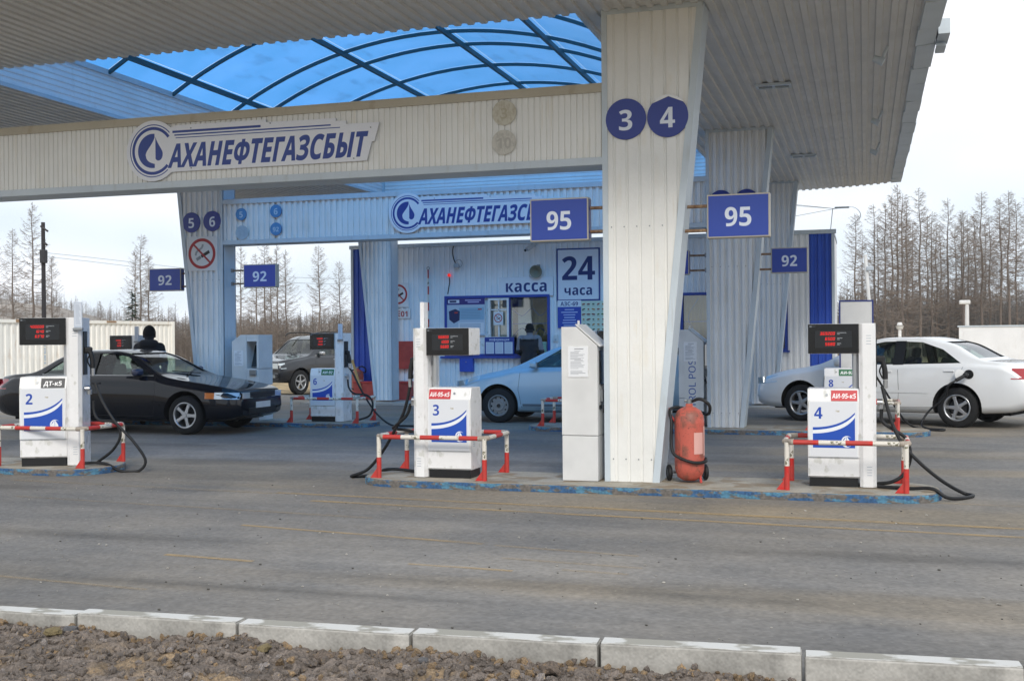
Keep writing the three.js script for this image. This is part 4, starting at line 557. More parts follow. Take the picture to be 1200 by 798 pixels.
  part('pane', box(w1 - w0 - 0.12, wy1 - wy0 - 0.12, 0.006, (w0 + w1) / 2, (wy0 + wy1) / 2, bz - 0.02), matPane, w2); part('curtain', box(w1 - w0 - 0.1, 1.3, 0.02, (w0 + w1) / 2, (wy0 + wy1) / 2, bz - 0.25), matCurtain, w2);
  part('glazing_bar', rod([w0 + 0.05, 1.86, bz - 0.06], [w1 - 0.05, 1.86, bz - 0.06], 0.01), matBlue, w2); for (let i = 0; i < 5; i++) part('grille', tube([[w0 + 0.08 + i * 0.45, 1.25, bz - 0.08], [w0 + 0.3 + i * 0.45, 1.6, bz - 0.08], [w0 + 0.16 + i * 0.45, 1.95, bz - 0.08], [w0 + 0.4 + i * 0.45, 2.4, bz - 0.08]], 0.007, 20, 6), matBlueDark, w2);
}
function wallSign(name, label, cat, x, y, w, h, draw, px = 256, border = null, mat = matWhite) {
  const t = thing(name, label, cat, [x, y, bz + 0.03]); part('board', rbox(w, h, 0.03, 0.004, 0, 0, 0.012), border || mat, t); const b = border ? 0.035 : 0.004;
  part('face', plate(w - 2 * b, h - 2 * b, 0, 0, 0.0295), M({ map: canvasTex(px, Math.round(px * h / w), draw), roughness: 0.5 }), t); return t;
}
wallSign('cash_desk_sign', 'white sign reading касса above the pay window', 'sign', -7.7, 2.745, 1.34, 0.46, (x, w, h) => { x.fillStyle = '#dfe3ea'; x.fillRect(0, 0, w, h); txt(x, 'касса', w / 2, h / 2 - 2, h * 0.86, 'bold', '#1b2e72', w * 0.88); }, 384);
wallSign('opening_hours_sign', 'large white 24 hour sign with dark blue border', 'sign', -6.42, 3.0, 1.05, 1.24, (x, w, h) => { x.fillStyle = '#d9dfe8'; x.fillRect(0, 0, w, h); txt(x, '24', w / 2, h * 0.38, h * 0.66, 'bold', '#1b2b68', w * 0.86); txt(x, 'часа', w / 2, h * 0.82, h * 0.27, 'bold', '#1b2b68', w * 0.76); }, 384, matBlueDark);
wallSign('station_number_sign', 'blue information plate headed with the station number below the 24 hour sign', 'sign', -6.64, 2.07, 0.58, 0.66, (x, w, h) => { x.fillStyle = '#2a49a8'; x.fillRect(0, 0, w, h); x.fillStyle = '#dce2ea'; x.fillRect(0, 0, w, h * 0.24); txt(x, 'АЗС-69', w / 2, h * 0.13, h * 0.2, 'bold', '#1b2e72', w * 0.9); for (let i = 0; i < 7; i++) { x.fillStyle = '#b6c4e4'; const l = [0.4, 0.7, 0.5, 0.45, 0.55, 0.6, 0.5][i]; x.fillRect(w * (0.5 - l / 2), h * (0.32 + i * 0.095), w * l, h * 0.035); } });
wallSign('food_menu_poster', 'pale green poster of food dishes beside the blue information plate', 'poster', -6.06, 2.0, 0.6, 0.75, (x, w, h) => { x.fillStyle = '#c6d6c4'; x.fillRect(0, 0, w, h); const r = rng(8), c = ['#8c4a34', '#5b6f3c', '#a5793d', '#70302a', '#4d5b46']; for (let j = 0; j < 6; j++) for (let i = 0; i < 5; i++) { x.fillStyle = c[Math.floor(r() * 5)]; x.beginPath(); x.ellipse(w * (0.1 + i * 0.2), h * (0.1 + j * 0.16), w * (0.04 + 0.05 * r()), h * 0.025, r() - 0.5, 0, 7); x.fill(); x.fillStyle = '#8b9a8c'; x.fillRect(w * (0.04 + i * 0.2), h * (0.145 + j * 0.16), w * 0.13, h * 0.012); } });
wallSign('battery_poster', 'poster of a car battery in the left half of the pay window', 'poster', -9.23, 2.05, 0.98, 0.93, (x, w, h) => { x.fillStyle = '#b7c5d4'; x.fillRect(0, 0, w, h); x.fillStyle = '#3a2f78'; x.fillRect(0, 0, w, h * 0.19); x.fillStyle = '#dfe2ea'; x.fillRect(w * 0.03, h * 0.06, w * 0.3, h * 0.09); x.fillStyle = '#2a2f5a'; x.fillRect(w * 0.07, h * 0.08, w * 0.18, h * 0.05); x.fillStyle = '#b9b4d8'; x.fillRect(w * 0.48, h * 0.06, w * 0.42, h * 0.03); x.fillRect(w * 0.55, h * 0.11, w * 0.3, h * 0.03); x.fillStyle = '#8fb2c8'; x.fillRect(w * 0.32, h * 0.27, w * 0.66, h * 0.32); x.fillStyle = '#1c2a58'; x.beginPath(); x.moveTo(w * 0.05, h * 0.36); x.lineTo(w * 0.22, h * 0.3); x.lineTo(w * 0.34, h * 0.36); x.lineTo(w * 0.33, h * 0.6); x.lineTo(w * 0.18, h * 0.68); x.lineTo(w * 0.06, h * 0.58); x.fill(); x.fillStyle = '#c03a34'; x.fillRect(w * 0.2, h * 0.38, w * 0.08, h * 0.04); x.fillRect(w * 0.82, h * 0.3, w * 0.1, h * 0.03); x.fillStyle = '#7d92a8'; for (let i = 0; i < 6; i++) x.fillRect(w * 0.38, h * (0.33 + i * 0.04), w * 0.5, h * 0.012); x.fillStyle = '#d8dde4'; x.fillRect(w * 0.3, h * 0.66, w * 0.67, h * 0.3); x.fillStyle = '#8a96a8'; for (let i = 0; i < 6; i++) x.fillRect(w * 0.34, h * (0.7 + i * 0.04), w * 0.55, h * 0.014); });
{ const t = wallSign('information_board', 'blue information board with three sheets in the pay window', 'board', -8.37, 1.33, 0.74, 0.42, (x, w, h) => { x.fillStyle = '#263c8c'; x.fillRect(0, 0, w, h); txt(x, 'информация', w / 2, h * 0.13, h * 0.19, 'bold', '#d5dcea', w * 0.7); for (let i = 0; i < 3; i++) { x.fillStyle = '#cfd6e2'; x.fillRect(w * (0.04 + i * 0.32), h * 0.27, w * 0.28, h * 0.68); x.fillStyle = '#a6afbf'; for (let k = 0; k < 9; k++) x.fillRect(w * (0.07 + i * 0.32), h * (0.33 + k * 0.065), w * 0.2, h * 0.02); } }, 384, null, matBlue); t.position.z = bz + 0.08; }
{ const t = wallSign('small_no_smoking_sticker', 'small no-smoking sticker on the serving hatch', 'sign', -8.4, 1.99, 0.24, 0.32, (x, w, h) => { x.fillStyle = '#d8dadc'; x.fillRect(0, 0, w, h); x.save(); x.translate(0, h * 0.1); noSmoke(x, w, w); x.restore(); }, 128); t.position.z = bz + 0.05; }
{ const t = wallSign('green_notice', 'small greenish notice in the lower corner of the pay window', 'notice', -7.32, 1.28, 0.2, 0.28, (x, w, h) => { x.fillStyle = '#9dbfa8'; x.fillRect(0, 0, w, h); x.fillStyle = '#5f7f6c'; for (let k = 0; k < 8; k++) x.fillRect(w * 0.12, h * (0.1 + k * 0.1), w * (0.5 + 0.25 * (k % 2)), h * 0.03); }, 96); t.position.z = bz + 0.0; }
wallSign('no_smoking_wall_sign', 'no-smoking sign on the kiosk wall half behind a column', 'sign', -11.0, 2.6, 0.56, 0.6, (x, w, h) => noSmoke(x, w, h), 192);
wallSign('fire_phone_sign', 'white plate with red emergency number on the kiosk wall', 'sign', -10.9, 2.14, 0.44, 0.24, (x, w, h) => { x.fillStyle = '#dcdad8'; x.fillRect(0, 0, w, h); txt(x, '01', w * 0.66, h * 0.54, h * 0.8, 'bold', '#a8282c', w * 0.5); x.fillStyle = '#a8282c'; for (let i = 0; i < 3; i++) x.fillRect(w * 0.08, h * (0.2 + i * 0.24), w * 0.3, h * 0.1); }, 128);
{ const t = thing('horn_speaker', 'grey horn loudspeaker on the kiosk wall above the касса sign', 'loudspeaker', [-7.42, 3.12, bz + 0.02]); part('horn', new THREE.LatheGeometry([[0.03, 0], [0.05, 0.06], [0.09, 0.13], [0.15, 0.18], [0.155, 0.175], [0.14, 0.165], [0.06, 0.07], [0.001, 0.05]].map(p => new THREE.Vector2(...p)), 20).rotateX(Math.PI / 2 + 0.2), M({ color: 0x8a8674, roughness: 0.6 }), t); part('bracket', box(0.08, 0.2, 0.03, 0.02, 0.04, 0.0), matSteel, t); }
{ const t = thing('security_camera', 'small white bracketed camera under the kiosk eave', 'camera', [-7.5, 3.72, bz + 0.05]); part('bracket', [box(0.06, 0.14, 0.05, 0, 0.06, 0), rod([0, 0, 0], [0, -0.02, 0.16], 0.015)], matWhite, t); part('body', rbox(0.1, 0.09, 0.26, 0.02).rotateX(0.5).rotateY(-0.7).translate(-0.03, -0.06, 0.2), M({ color: 0xb7b9bb, roughness: 0.4 }), t); part('lens', cyl(0.03, 0.03, 0.02, 12).rotateX(Math.PI / 2 + 0.5).rotateY(-0.7).translate(-0.13, -0.14, 0.3), matBlack, t); }
{ const t = thing('red_beacon', 'small red signal lamp on a stem above the battery poster', 'lamp', [-9.65, 2.6, bz + 0.04]); part('stem', tube([[-0.05, 0, 0], [-0.02, 0.15, 0.01], [0.0, 0.3, 0.0], [0, 0.42, 0.02]], 0.012, 16, 6), matBlack, t); part('lamp', new THREE.SphereGeometry(0.04, 12, 8).translate(0, 0.46, 0.03), M({ color: 0xd0281e, emissive: 0xff2a18, emissiveIntensity: 0.5, roughness: 0.3 }), t); }
{ const t = thing('flood_light', 'small wall floodlight hanging from a cable left of the pay window', 'lamp', [-9.45, 3.3, bz + 0.03]); part('cable', tube([[-0.06, 0.55, 0.02], [-0.1, 0.35, 0.05], [-0.08, 0.15, 0.03], [0, 0, 0.05]], 0.014, 24, 6), matBlack, t); part('head', [rbox(0.13, 0.1, 0.1, 0.02, 0.02, -0.02, 0.1)], matGrey, t); part('guard', new THREE.TorusGeometry(0.09, 0.006, 6, 20).translate(0.08, 0.03, 0.12), matSteel, t); }
{ const t = thing('striped_rod', 'thin red and white striped rod fixed upright on the kiosk wall', 'rod', [-10.2, 1.6, bz + 0.06]); for (let i = 0; i < 8; i++) part('band', cyl(0.018, 0.018, 0.2, 8, 0, 0.1 + i * 0.2, 0), i % 2 ? matRed : matRailWhite, t); part('hook', new THREE.TorusGeometry(0.035, 0.007, 6, 16).translate(0, 1.64, 0), matSteel, t); }
{ const t = thing('mail_box', 'blue metal box hanging below the pay window', 'box', [-9.2, 0.9, bz + 0.09]); part('case', rbox(0.34, 0.38, 0.14, 0.01), matBlueSheet, t); part('lid', rbox(0.36, 0.03, 0.17, 0.006, 0, 0.205, 0.01), matBlueDark, t); part('lock', cyl(0.014, 0.014, 0.01, 10).rotateX(Math.PI / 2).translate(0, 0.05, 0.075), matSteel, t); }
const matFire = M({ map: dataTex(128, (u, v) => { const n = fbm(u * 8, v * 8, 4, 8, 8); return [0.6 + 0.15 * n, 0.2 + 0.1 * n, 0.18 + 0.08 * n]; }, { metres: 1 }), roughness: 0.6 });
{ const t = thing('fire_shield', 'red fire equipment board with a sand box below it on the kiosk wall', 'fire point', [-10.85, 0.04, bz + 0.06]); part('board', rbox(0.62, 0.68, 0.12, 0.01, 0.05, 1.08, 0.02), matFire, t); part('handle', rod([0.3, 0.98, 0.1], [0.3, 1.12, 0.1], 0.012), matSteel, t); }
{ const t = thing('sand_box', 'red fire sand box standing on the ground by the kiosk wall', 'box', [-11.25, 0.035, bz + 0.32]); part('box', rbox(1.5, 0.4, 0.42, 0.012, 0, 0.2, 0), matFire, t); part('lid', rbox(1.54, 0.04, 0.46, 0.01, 0, 0.425, 0), matRed, t); part('plank', box(0.06, 0.75, 0.02).rotateZ(0.3).translate(-0.66, 0.62, 0.24), M({ color: 0xb79a66, roughness: 0.8 }), t); }
{ const t = thing('intercom', 'small pale intercom box right of the pay window', 'intercom', [-6.98, 1.5, bz + 0.035]); part('case', rbox(0.11, 0.17, 0.05, 0.012), matLightGrey, t); part('button', cyl(0.02, 0.02, 0.02, 12).rotateX(Math.PI / 2).translate(0, -0.03, 0.03), matGrey, t); }
{ const t = thing('white_board', 'white framed notice board standing behind pumps four and eight', 'board', [-0.12, 0, -19.6]); part('panel', rbox(0.5, 1.1, 0.06, 0.006, 0, 1.52, 0), matLightGrey, t); part('frame', [box(0.54, 0.02, 0.08, 0, 2.08, 0), box(0.02, 1.12, 0.08, -0.26, 1.51, 0), box(0.02, 1.12, 0.08, 0.26, 1.51, 0)], matBlueDark, t); part('post', cyl(0.03, 0.03, 0.98, 10, -0.18, 0.49, 0), matSteel, t); part('post', cyl(0.03, 0.03, 0.98, 10, 0.18, 0.49, 0), matSteel, t); }
// ---------------------------------------------------------------- cars
function curve(pts) {                                            // monotone cubic through control points
  const n = pts.length, d = [], m = new Array(n).fill(0);
  for (let i = 0; i < n - 1; i++) d.push((pts[i + 1][1] - pts[i][1]) / (pts[i + 1][0] - pts[i][0]));
  m[0] = d[0]; m[n - 1] = d[n - 2]; for (let i = 1; i < n - 1; i++) m[i] = d[i - 1] * d[i] <= 0 ? 0 : 2 / (1 / d[i - 1] + 1 / d[i]);
  return x => { if (x <= pts[0][0]) return pts[0][1]; if (x >= pts[n - 1][0]) return pts[n - 1][1]; let i = 0; while (x > pts[i + 1][0]) i++; const h = pts[i + 1][0] - pts[i][0], t = (x - pts[i][0]) / h, t2 = t * t, t3 = t2 * t; return (2 * t3 - 3 * t2 + 1) * pts[i][1] + (t3 - 2 * t2 + t) * h * m[i] + (-2 * t3 + 3 * t2) * pts[i + 1][1] + (t3 - t2) * h * m[i + 1]; };
}
const csg = new Evaluator(); csg.attributes = ['position', 'normal']; csg.useGroups = true;
const matCabin = M({ color: 0x6a6c6e, roughness: 0.9 }), matSeat = M({ color: 0x3c3e42, roughness: 0.95 }), matArch = M({ color: 0x0b0b0c, roughness: 0.95 });
const matTyre = M({ color: 0x17181a, roughness: 0.85, bumpMap: bumpFine, bumpScale: 0.003 }), matRim = M({ color: 0xb9bcbf, metalness: 0.85, roughness: 0.32 }), matSteelRim = M({ color: 0x85898c, metalness: 0.6, roughness: 0.45 });
const matLamp = new THREE.MeshPhysicalMaterial({ color: 0xc9d3d8, roughness: 0.12, clearcoat: 1, metalness: 0.35 }), matAmber = new THREE.MeshPhysicalMaterial({ color: 0xd8741c, roughness: 0.15, clearcoat: 1 }), matTail = new THREE.MeshPhysicalMaterial({ color: 0xa31820, roughness: 0.15, clearcoat: 1 });
const matCarGlass = new THREE.MeshPhysicalMaterial({ color: 0xcfdcd8, roughness: 0.01, transmission: 1, thickness: 0, ior: 1.55 });
function paint(hex, o = {}) { return new THREE.MeshPhysicalMaterial({ color: hex, roughness: 0.32, metalness: 0.25, clearcoat: 1, clearcoatRoughness: 0.06, ...o }); }
function makeCar(c, label, category, pos, heading) {
  const t = thing(c.name, label, category, pos, heading), T = curve(c.top), Bt = curve(c.belt), Wd = curve(c.plan), Y0 = curve(c.sill), X = s => c.fo + c.wb / 2 - s;
  const sec = (s, inset = 0) => {                                 // half section [z, y] from bottom centre over the side to the roof centre
    const top = T(s) - inset, be = Math.min(Bt(s), top - 0.07), y0 = Y0(s), W = Wd(s) * c.half - inset, k = clamp((top - be - 0.07) / 0.32), g0 = lerp(0.92, 0.925, k) * W, gt = lerp(0.88, c.roofW || 0.7, k) * W, h = top - be;
    return [[0, y0], [0.78 * W, y0], [0.94 * W, y0 + 0.03], [0.985 * W, y0 + 0.13], [W, lerp(y0, be, 0.45)], [W, lerp(y0, be, 0.66)], [0.985 * W, be - 0.06], [0.962 * W, be - 0.012], [g0, be + 0.006], [lerp(g0, gt, 0.33), be + h * 0.3], [lerp(g0, gt, 0.66), be + h * 0.6], [lerp(g0, gt, 0.93), be + h * 0.85], [gt * 0.95, be + h * 0.94], [gt * 0.78, top - 0.012 * lerp(0.5, 1, k)], [gt * 0.42, top - 0.003], [0, top]];
  };
  const loft = (ss, f) => { const rings = ss.map(s => { const a = f(s), r = a.map(([z, y]) => [X(s), y, z]); for (let i = a.length - 2; i > 0; i--) r.push([X(s), a[i][1], -a[i][0]]); return r; }), n = rings[0].length, v = rings.flat(2), id = []; for (let i = 0; i < rings.length - 1; i++) for (let j = 0; j < n; j++) { const a = i * n + j, b = i * n + (j + 1) % n; id.push(a, b, a + n, b, b + n, a + n); } const cap = (o, flip) => { for (let j = 1; j < n - 1; j++) flip ? id.push(o, o + j + 1, o + j) : id.push(o, o + j, o + j + 1); }; cap(0, true); cap((rings.length - 1) * n, false); return soup(v, id); };
  const range = (a, b, n) => Array.from({ length: n + 1 }, (_, i) => lerp(a, b, i / n));
  const ss = [0, 0.015, 0.04, 0.08, ...range(0.13, c.L - 0.13, 64), c.L - 0.08, c.L - 0.04, c.L - 0.015, c.L];
  const fixN = g => { const p = g.attributes.position, b = new THREE.Box3().setFromBufferAttribute(p); return g; };
  const B = (g, m) => { const gg = g.index ? g : mergeVertices(g); const h = gg.clone(); for (const k of Object.keys(h.attributes)) if (!['position', 'normal'].includes(k)) h.deleteAttribute(k); const b = new Brush(h, m); b.updateMatrixWorld(); return b; };
  const flip = g => { const i = g.index.array; for (let k = 0; k < i.length; k += 3) { const a = i[k + 1]; i[k + 1] = i[k + 2]; i[k + 2] = a; } g.computeVertexNormals(); return g; };
  const outward = g => { const p = g.attributes.position, i = g.index.array; let vol = 0; const a = V(), b = V(), d = V(); for (let k = 0; k < i.length; k += 3) { a.fromBufferAttribute(p, i[k]); b.fromBufferAttribute(p, i[k + 1]); d.fromBufferAttribute(p, i[k + 2]); vol += a.dot(b.cross(d)); } return vol < 0 ? flip(g) : g; };
  let body = B(outward(loft(ss, s => sec(s))), c.paint);
  // hollow cabin
  const cab = s => { const a = sec(s, 0.05), f = 0.74; return a.map(([z, y], i) => [i < 2 ? (i ? z * 0.95 : 0) : Math.max(0.02, z - 0.02), Math.max(f, y)].map((q, j) => j && i < 2 ? f : j && i < 8 ? Math.max(f + 0.004 * i, Math.min(y, 5)) : q)); };
  const cut = (g, m) => { const r = csg.evaluate(body, B(g, m), SUBTRACTION); body = r; };
  cut(outward(loft(range(c.cab[0], c.cab[1], 26), cab)), matCabin);
  const pris = (poly, d, z0) => { const s = new THREE.Shape(poly.map(p => new THREE.Vector2(...p))); return mergeVertices(new THREE.ExtrudeGeometry(s, { depth: d, bevelEnabled: false })).translate(0, 0, z0); };
  const prep = g => { g.deleteAttribute('uv'); return g; };
  for (const w of c.windows) cut(prep(pris(w.map(([s, y]) => [X(s), y]), 3, -1.5)), c.pillar || matBlack);
  const face = (q, s0, s1) => { const [yb, yt, wb, wt] = q, sh = new THREE.Shape([[-wb, yb], [wb, yb], [wt, yt], [-wt, yt]].map(p => new THREE.Vector2(...p))); const g = new THREE.ExtrudeGeometry(sh, { depth: Math.abs(s1 - s0), bevelEnabled: false }); g.deleteAttribute('uv'); return mergeVertices(g).rotateY(Math.PI / 2).translate(Math.min(X(s0), X(s1)), 0, 0); };
  cut(face(c.screen, c.cab[0] - 0.5, c.mid), matBlack); if (c.rear) cut(face(c.rear, c.mid, c.L + 0.3), matBlack);
  // wheel arches
  for (const s of [c.fo, c.fo + c.wb]) for (const sd of [-1, 1]) { const g = new THREE.CylinderGeometry(c.r + 0.065, c.r + 0.065, 0.5, 36).rotateX(Math.PI / 2).translate(X(s), c.r + 0.015, sd * (c.half - 0.05)); g.deleteAttribute('uv'); cut(mergeVertices(g), matArch); }
  body.name = 'body'; body.castShadow = body.receiveShadow = true; const bm = new THREE.Mesh(body.geometry, body.material); bm.name = 'body'; bm.castShadow = bm.receiveShadow = true; t.add(bm);
  // glazing
  const patch = (sA, sB, jA, jB, sd, n = 10) => { const v = [], id = [], m = jB - jA + 1; range(sA, sB, n).forEach(s => { const a = sec(s, 0.018); for (let j = jA; j <= jB; j++) v.push(X(s), a[j][1], sd * a[j][0]); }); for (let i = 0; i < n; i++) for (let j = 0; j < m - 1; j++) { const a = i * m + j; id.push(a, a + 1, a + m, a + 1, a + m + 1, a + m); } return soup(v, id); };
  const both = (sA, sB) => { const v = [], id = [], n = 12, m = 15; range(sA, sB, n).forEach(s => { const a = sec(s, 0.018); for (let j = 8; j < 15; j++) v.push(X(s), a[j][1], a[j][0]); v.push(X(s), a[15][1], 0); for (let j = 14; j >= 8; j--) v.push(X(s), a[j][1], -a[j][0]); }); for (let i = 0; i < n; i++) for (let j = 0; j < m - 1; j++) { const a = i * m + j; id.push(a, a + 1, a + m, a + 1, a + m + 1, a + m); } return soup(v, id); };
  part('windshield', both(c.glass[0], c.glass[1]), matCarGlass, t); if (c.rear) part('rear_window', both(c.glass[2], c.glass[3]), matCarGlass, t);
  for (const sd of [-1, 1]) c.windows.forEach(w => { const s = w.map(p => p[0]); part('side_window', patch(Math.min(...s) - 0.03, Math.max(...s) + 0.03, 8, 12, sd), c.tint || matCarGlass, t); });
  // dark door pillars between the side windows
  for (const sd of [-1, 1]) for (let i = 0; i < c.windows.length - 1; i++) { const a = Math.max(...c.windows[i].map(p => p[0])) - 0.06, b = Math.min(...c.windows[i + 1].map(p => p[0])) + 0.06, v = [], id = []; [a, (a + b) / 2, b].forEach(s => { const q = sec(s, -0.004); for (let j = 8; j <= 11; j++) v.push(X(s), q[j][1], sd * q[j][0]); }); for (let r = 0; r < 2; r++) for (let j = 0; j < 3; j++) { const k = r * 4 + j; id.push(k, k + 1, k + 4, k + 1, k + 5, k + 4); } part('door_pillar', soup(v, id), matBlack, t); }
  // inside
  for (const [s, z] of [[c.seat, 0.36], [c.seat, -0.36], [c.seat + 0.85, 0.36], [c.seat + 0.85, -0.36]]) { const st = sub('seat', t), up = c.seatUp || 0; part('backrest', rbox(0.14, 0.42, 0.46, 0.06).rotateZ(0.2).translate(X(s), 0.93 + up, z), matSeat, st); part('headrest', rbox(0.09, 0.17, 0.26, 0.04).rotateZ(0.2).translate(X(s) - 0.07, 1.2 + up, z), matSeat, st); }
  part('dashboard', rbox(0.35, 0.12, c.half * 1.5, 0.05, X(c.cab[0] + 0.28), T(c.cab[0]) - 0.07, 0), matSeat, t); part('steering_wheel', new THREE.TorusGeometry(0.18, 0.016, 8, 24).rotateY(Math.PI / 2).rotateZ(0.45).translate(X(c.seat - 0.62), 0.97 + (c.seatUp || 0), 0.36), matBlack, t);
  // side point on the surface
  const side = (s, y) => { const a = sec(s); for (let i = 2; i < 14; i++) if (y >= a[i][1] && y <= a[i + 1][1]) return lerp(a[i][0], a[i + 1][0], (y - a[i][1]) / (a[i + 1][1] - a[i][1] || 1)); return a[4][0]; };
  const skin = (poly, off, sd) => { const s0 = poly.map(([s, y]) => [s, y]), sh = new THREE.ShapeGeometry(new THREE.Shape(s0.map(p => new THREE.Vector2(...p)))), p = sh.attributes.position; for (let i = 0; i < p.count; i++) { const s = p.getX(i), y = p.getY(i); p.setXYZ(i, X(s), y, sd * (side(s, y) + off)); } sh.computeVertexNormals(); return sh; };
  const strip = (s0, s1, yf, h, off, sd, n = 14) => { const v = [], id = []; range(s0, s1, n).forEach(s => { const y = yf(s); v.push(X(s), y, sd * (side(s, y) + off), X(s), y + h, sd * (side(s, y + h) + off)); }); for (let i = 0; i < n; i++) { const a = 2 * i; id.push(a, a + 1, a + 2, a + 1, a + 3, a + 2); } return soup(v, id); };
  const line = (pts, r, sd) => { const P = []; for (let i = 0; i < pts.length - 1; i++) for (let k = 0; k < 6; k++) { const s = lerp(pts[i][0], pts[i + 1][0], k / 6), y = lerp(pts[i][1], pts[i + 1][1], k / 6); P.push([X(s), y, sd * (side(s, y) - 0.0015)]); } const e = pts[pts.length - 1]; P.push([X(e[0]), e[1], sd * (side(...e) - 0.0015)]); return tube(P, r, P.length * 2, 5); };
  for (const sd of [-1, 1]) {
    const hl = sub('headlight', t); part('lens', strip(c.lamp[0], c.lamp[1], s => c.lamp[2] + (s - c.lamp[0]) * c.lamp[4], c.lamp[3], 0.006, sd), matLamp, hl); part('lens', rbox(0.02, c.lamp[3] * 0.95, c.half * 0.36, 0.008, X(0.0) + 0.0, c.lamp[2] + c.lamp[3] * 0.5, sd * c.half * Wd(0) * 0.72), matLamp, hl); if (c.amber) part('indicator', strip(c.lamp[1], c.lamp[1] + 0.16, s => c.lamp[2] + (s - c.lamp[0]) * c.lamp[4], c.lamp[3] * 0.9, 0.006, sd), matAmber, hl);
    const tl = sub('taillight', t); part('lens', strip(c.L - 0.3, c.L - 0.02, s => c.tail, 0.17, 0.006, sd), matTail, tl);
    for (const d of c.doors) part('door_gap', line(d, 0.004, sd), matBlack, t);
    for (const [s, y] of c.handles) part('door_handle', rbox(0.17, 0.026, 0.022, 0.009, X(s), y, sd * (side(s, y) + 0.008)), c.handleMat || c.paint, t);
    part('side_strip', strip(c.fo + 0.46, c.fo + c.wb - 0.46, s => c.strip, 0.045, 0.008, sd), c.stripMat || c.paint, t);
    const mr = sub('mirror', t), ms = c.mirror[0], my = c.mirror[1], mz = side(ms, my); part('shell', rbox(0.13, 0.12, 0.19, 0.045, X(ms), my + 0.04, sd * (mz + 0.11)), c.mirrorMat || c.paint, mr); part('glass', box(0.004, 0.085, 0.14, X(ms) - 0.067, my + 0.04, sd * (mz + 0.12)), matChrome, mr);
    if (c.chromeLine) part('window_trim', line(c.chromeLine, 0.008, sd), matChrome, t);
  }
  const fx = X(0);
  part('grille', rbox(0.025, c.grille[1], c.half * 0.95, 0.01, fx + 0.0, c.grille[0], 0), matBlack, t); for (const k of [0.3, 0.7]) part('grille_bar', box(0.03, 0.01, c.half * 0.9, fx + 0.001, c.grille[0] + c.grille[1] * (k - 0.5), 0), M({ color: 0x2c2e31, roughness: 0.4 }), t); part('lower_intake', rbox(0.03, 0.1, c.half * 1.0, 0.01, fx, c.intake, 0), matBlack, t);
  part('number_plate', box(0.012, 0.1, 0.46, fx + 0.016, c.plate - 0.04, 0), matLightGrey, t); part('number_plate', box(0.012, 0.11, 0.5, X(c.L) - 0.008, c.plate + 0.2, 0), matLightGrey, t);
  part('wiper', [rod([X(c.glass[0]) + 0.02, T(c.glass[0]) + 0.015, 0.1], [X(c.glass[0] + 0.14), T(c.glass[0] + 0.14) + 0.012, -0.35], 0.008), rod([X(c.glass[0]) + 0.02, T(c.glass[0]) + 0.015, -0.3], [X(c.glass[0] + 0.14), T(c.glass[0] + 0.14) + 0.012, 0.3], 0.008)], matBlack, t);
  part('underbody', box(c.L - 0.7, 0.1, c.half * 1.5, X(c.L / 2), c.sill[1][1] + 0.03, 0), matArch, t);
  // wheels
  for (const s of [c.fo, c.fo + c.wb]) for (const sd of [-1, 1]) {
    const w = sub('wheel', t); w.position.set(X(s), c.r, sd * (c.half - 0.12)); w.rotation.set(sd > 0 ? 0 : Math.PI, 0, s * 2.3);
    const R = c.r, q = R - c.side, prof = [[q - 0.01, -0.1], [q + 0.02, -0.105], [R - 0.03, -0.1], [R - 0.004, -0.075], [R, -0.05], [R, 0.05], [R - 0.004, 0.075], [R - 0.03, 0.1], [q + 0.02, 0.105], [q, 0.1], [q - 0.01, 0.09]];
    part('tyre', new THREE.LatheGeometry(prof.map(p => new THREE.Vector2(...p)), 44).rotateX(Math.PI / 2), matTyre, w);
    const rim = sub('rim', w);
    const bar = [[q - 0.02, -0.09], [q - 0.012, 0.085], [q + 0.004, 0.098], [q - 0.02, 0.1], [q - 0.035, 0.08], [q - 0.04, -0.05]]; part('barrel', new THREE.LatheGeometry(bar.map(p => new THREE.Vector2(...p)), 40).rotateX(Math.PI / 2), c.steel ? matSteelRim : matRim, rim);
    part('brake_disc', cyl(q * 0.62, q * 0.62, 0.02, 28).rotateX(Math.PI / 2).translate(0, 0, 0.0), M({ color: 0x3a3b3d, metalness: 0.6, roughness: 0.5 }), rim);
    if (c.steel) { const sh = new THREE.Shape(); sh.absarc(0, 0, q - 0.025, 0, Math.PI * 2); for (let k = 0; k < 10; k++) { const h = new THREE.Path(), a = k * Math.PI / 5; h.absarc(Math.cos(a) * q * 0.72, Math.sin(a) * q * 0.72, 0.017, 0, Math.PI * 2, true); sh.holes.push(h); } part('disc', new THREE.ExtrudeGeometry(sh, { depth: 0.012, bevelEnabled: false, curveSegments: 28 }).translate(0, 0, 0.045), matSteelRim, rim); part('hub_dome', new THREE.LatheGeometry([[0.001, 0.07], [0.05, 0.068], [0.07, 0.06], [q * 0.5, 0.078], [q * 0.55, 0.055]].map(p => new THREE.Vector2(...p)), 28).rotateX(Math.PI / 2).rotateY(0), matSteelRim, rim); }
    else for (let k = 0; k < 5; k++) part('spoke', ext([[-0.036, 0.02], [0.036, 0.02], [0.024, q * 0.55], [0.034, q - 0.02], [-0.034, q - 0.02], [-0.024, q * 0.55]], 0.035, 0.008).translate(0, 0, 0.048).rotateZ(k * Math.PI * 0.4), matRim, rim);
    part('hub_cap', cyl(0.034, 0.03, 0.03, 16).rotateX(Math.PI / 2).translate(0, 0, 0.08), c.steel ? matBlack : matRim, rim);
  }
  return t;
}
const planS = (L) => [[0, 0.74], [0.06, 0.84], [0.2, 0.91], [0.5, 0.965], [1.1, 1], [L - 1.2, 1], [L - 0.5, 0.965], [L - 0.12, 0.9], [L, 0.8]];
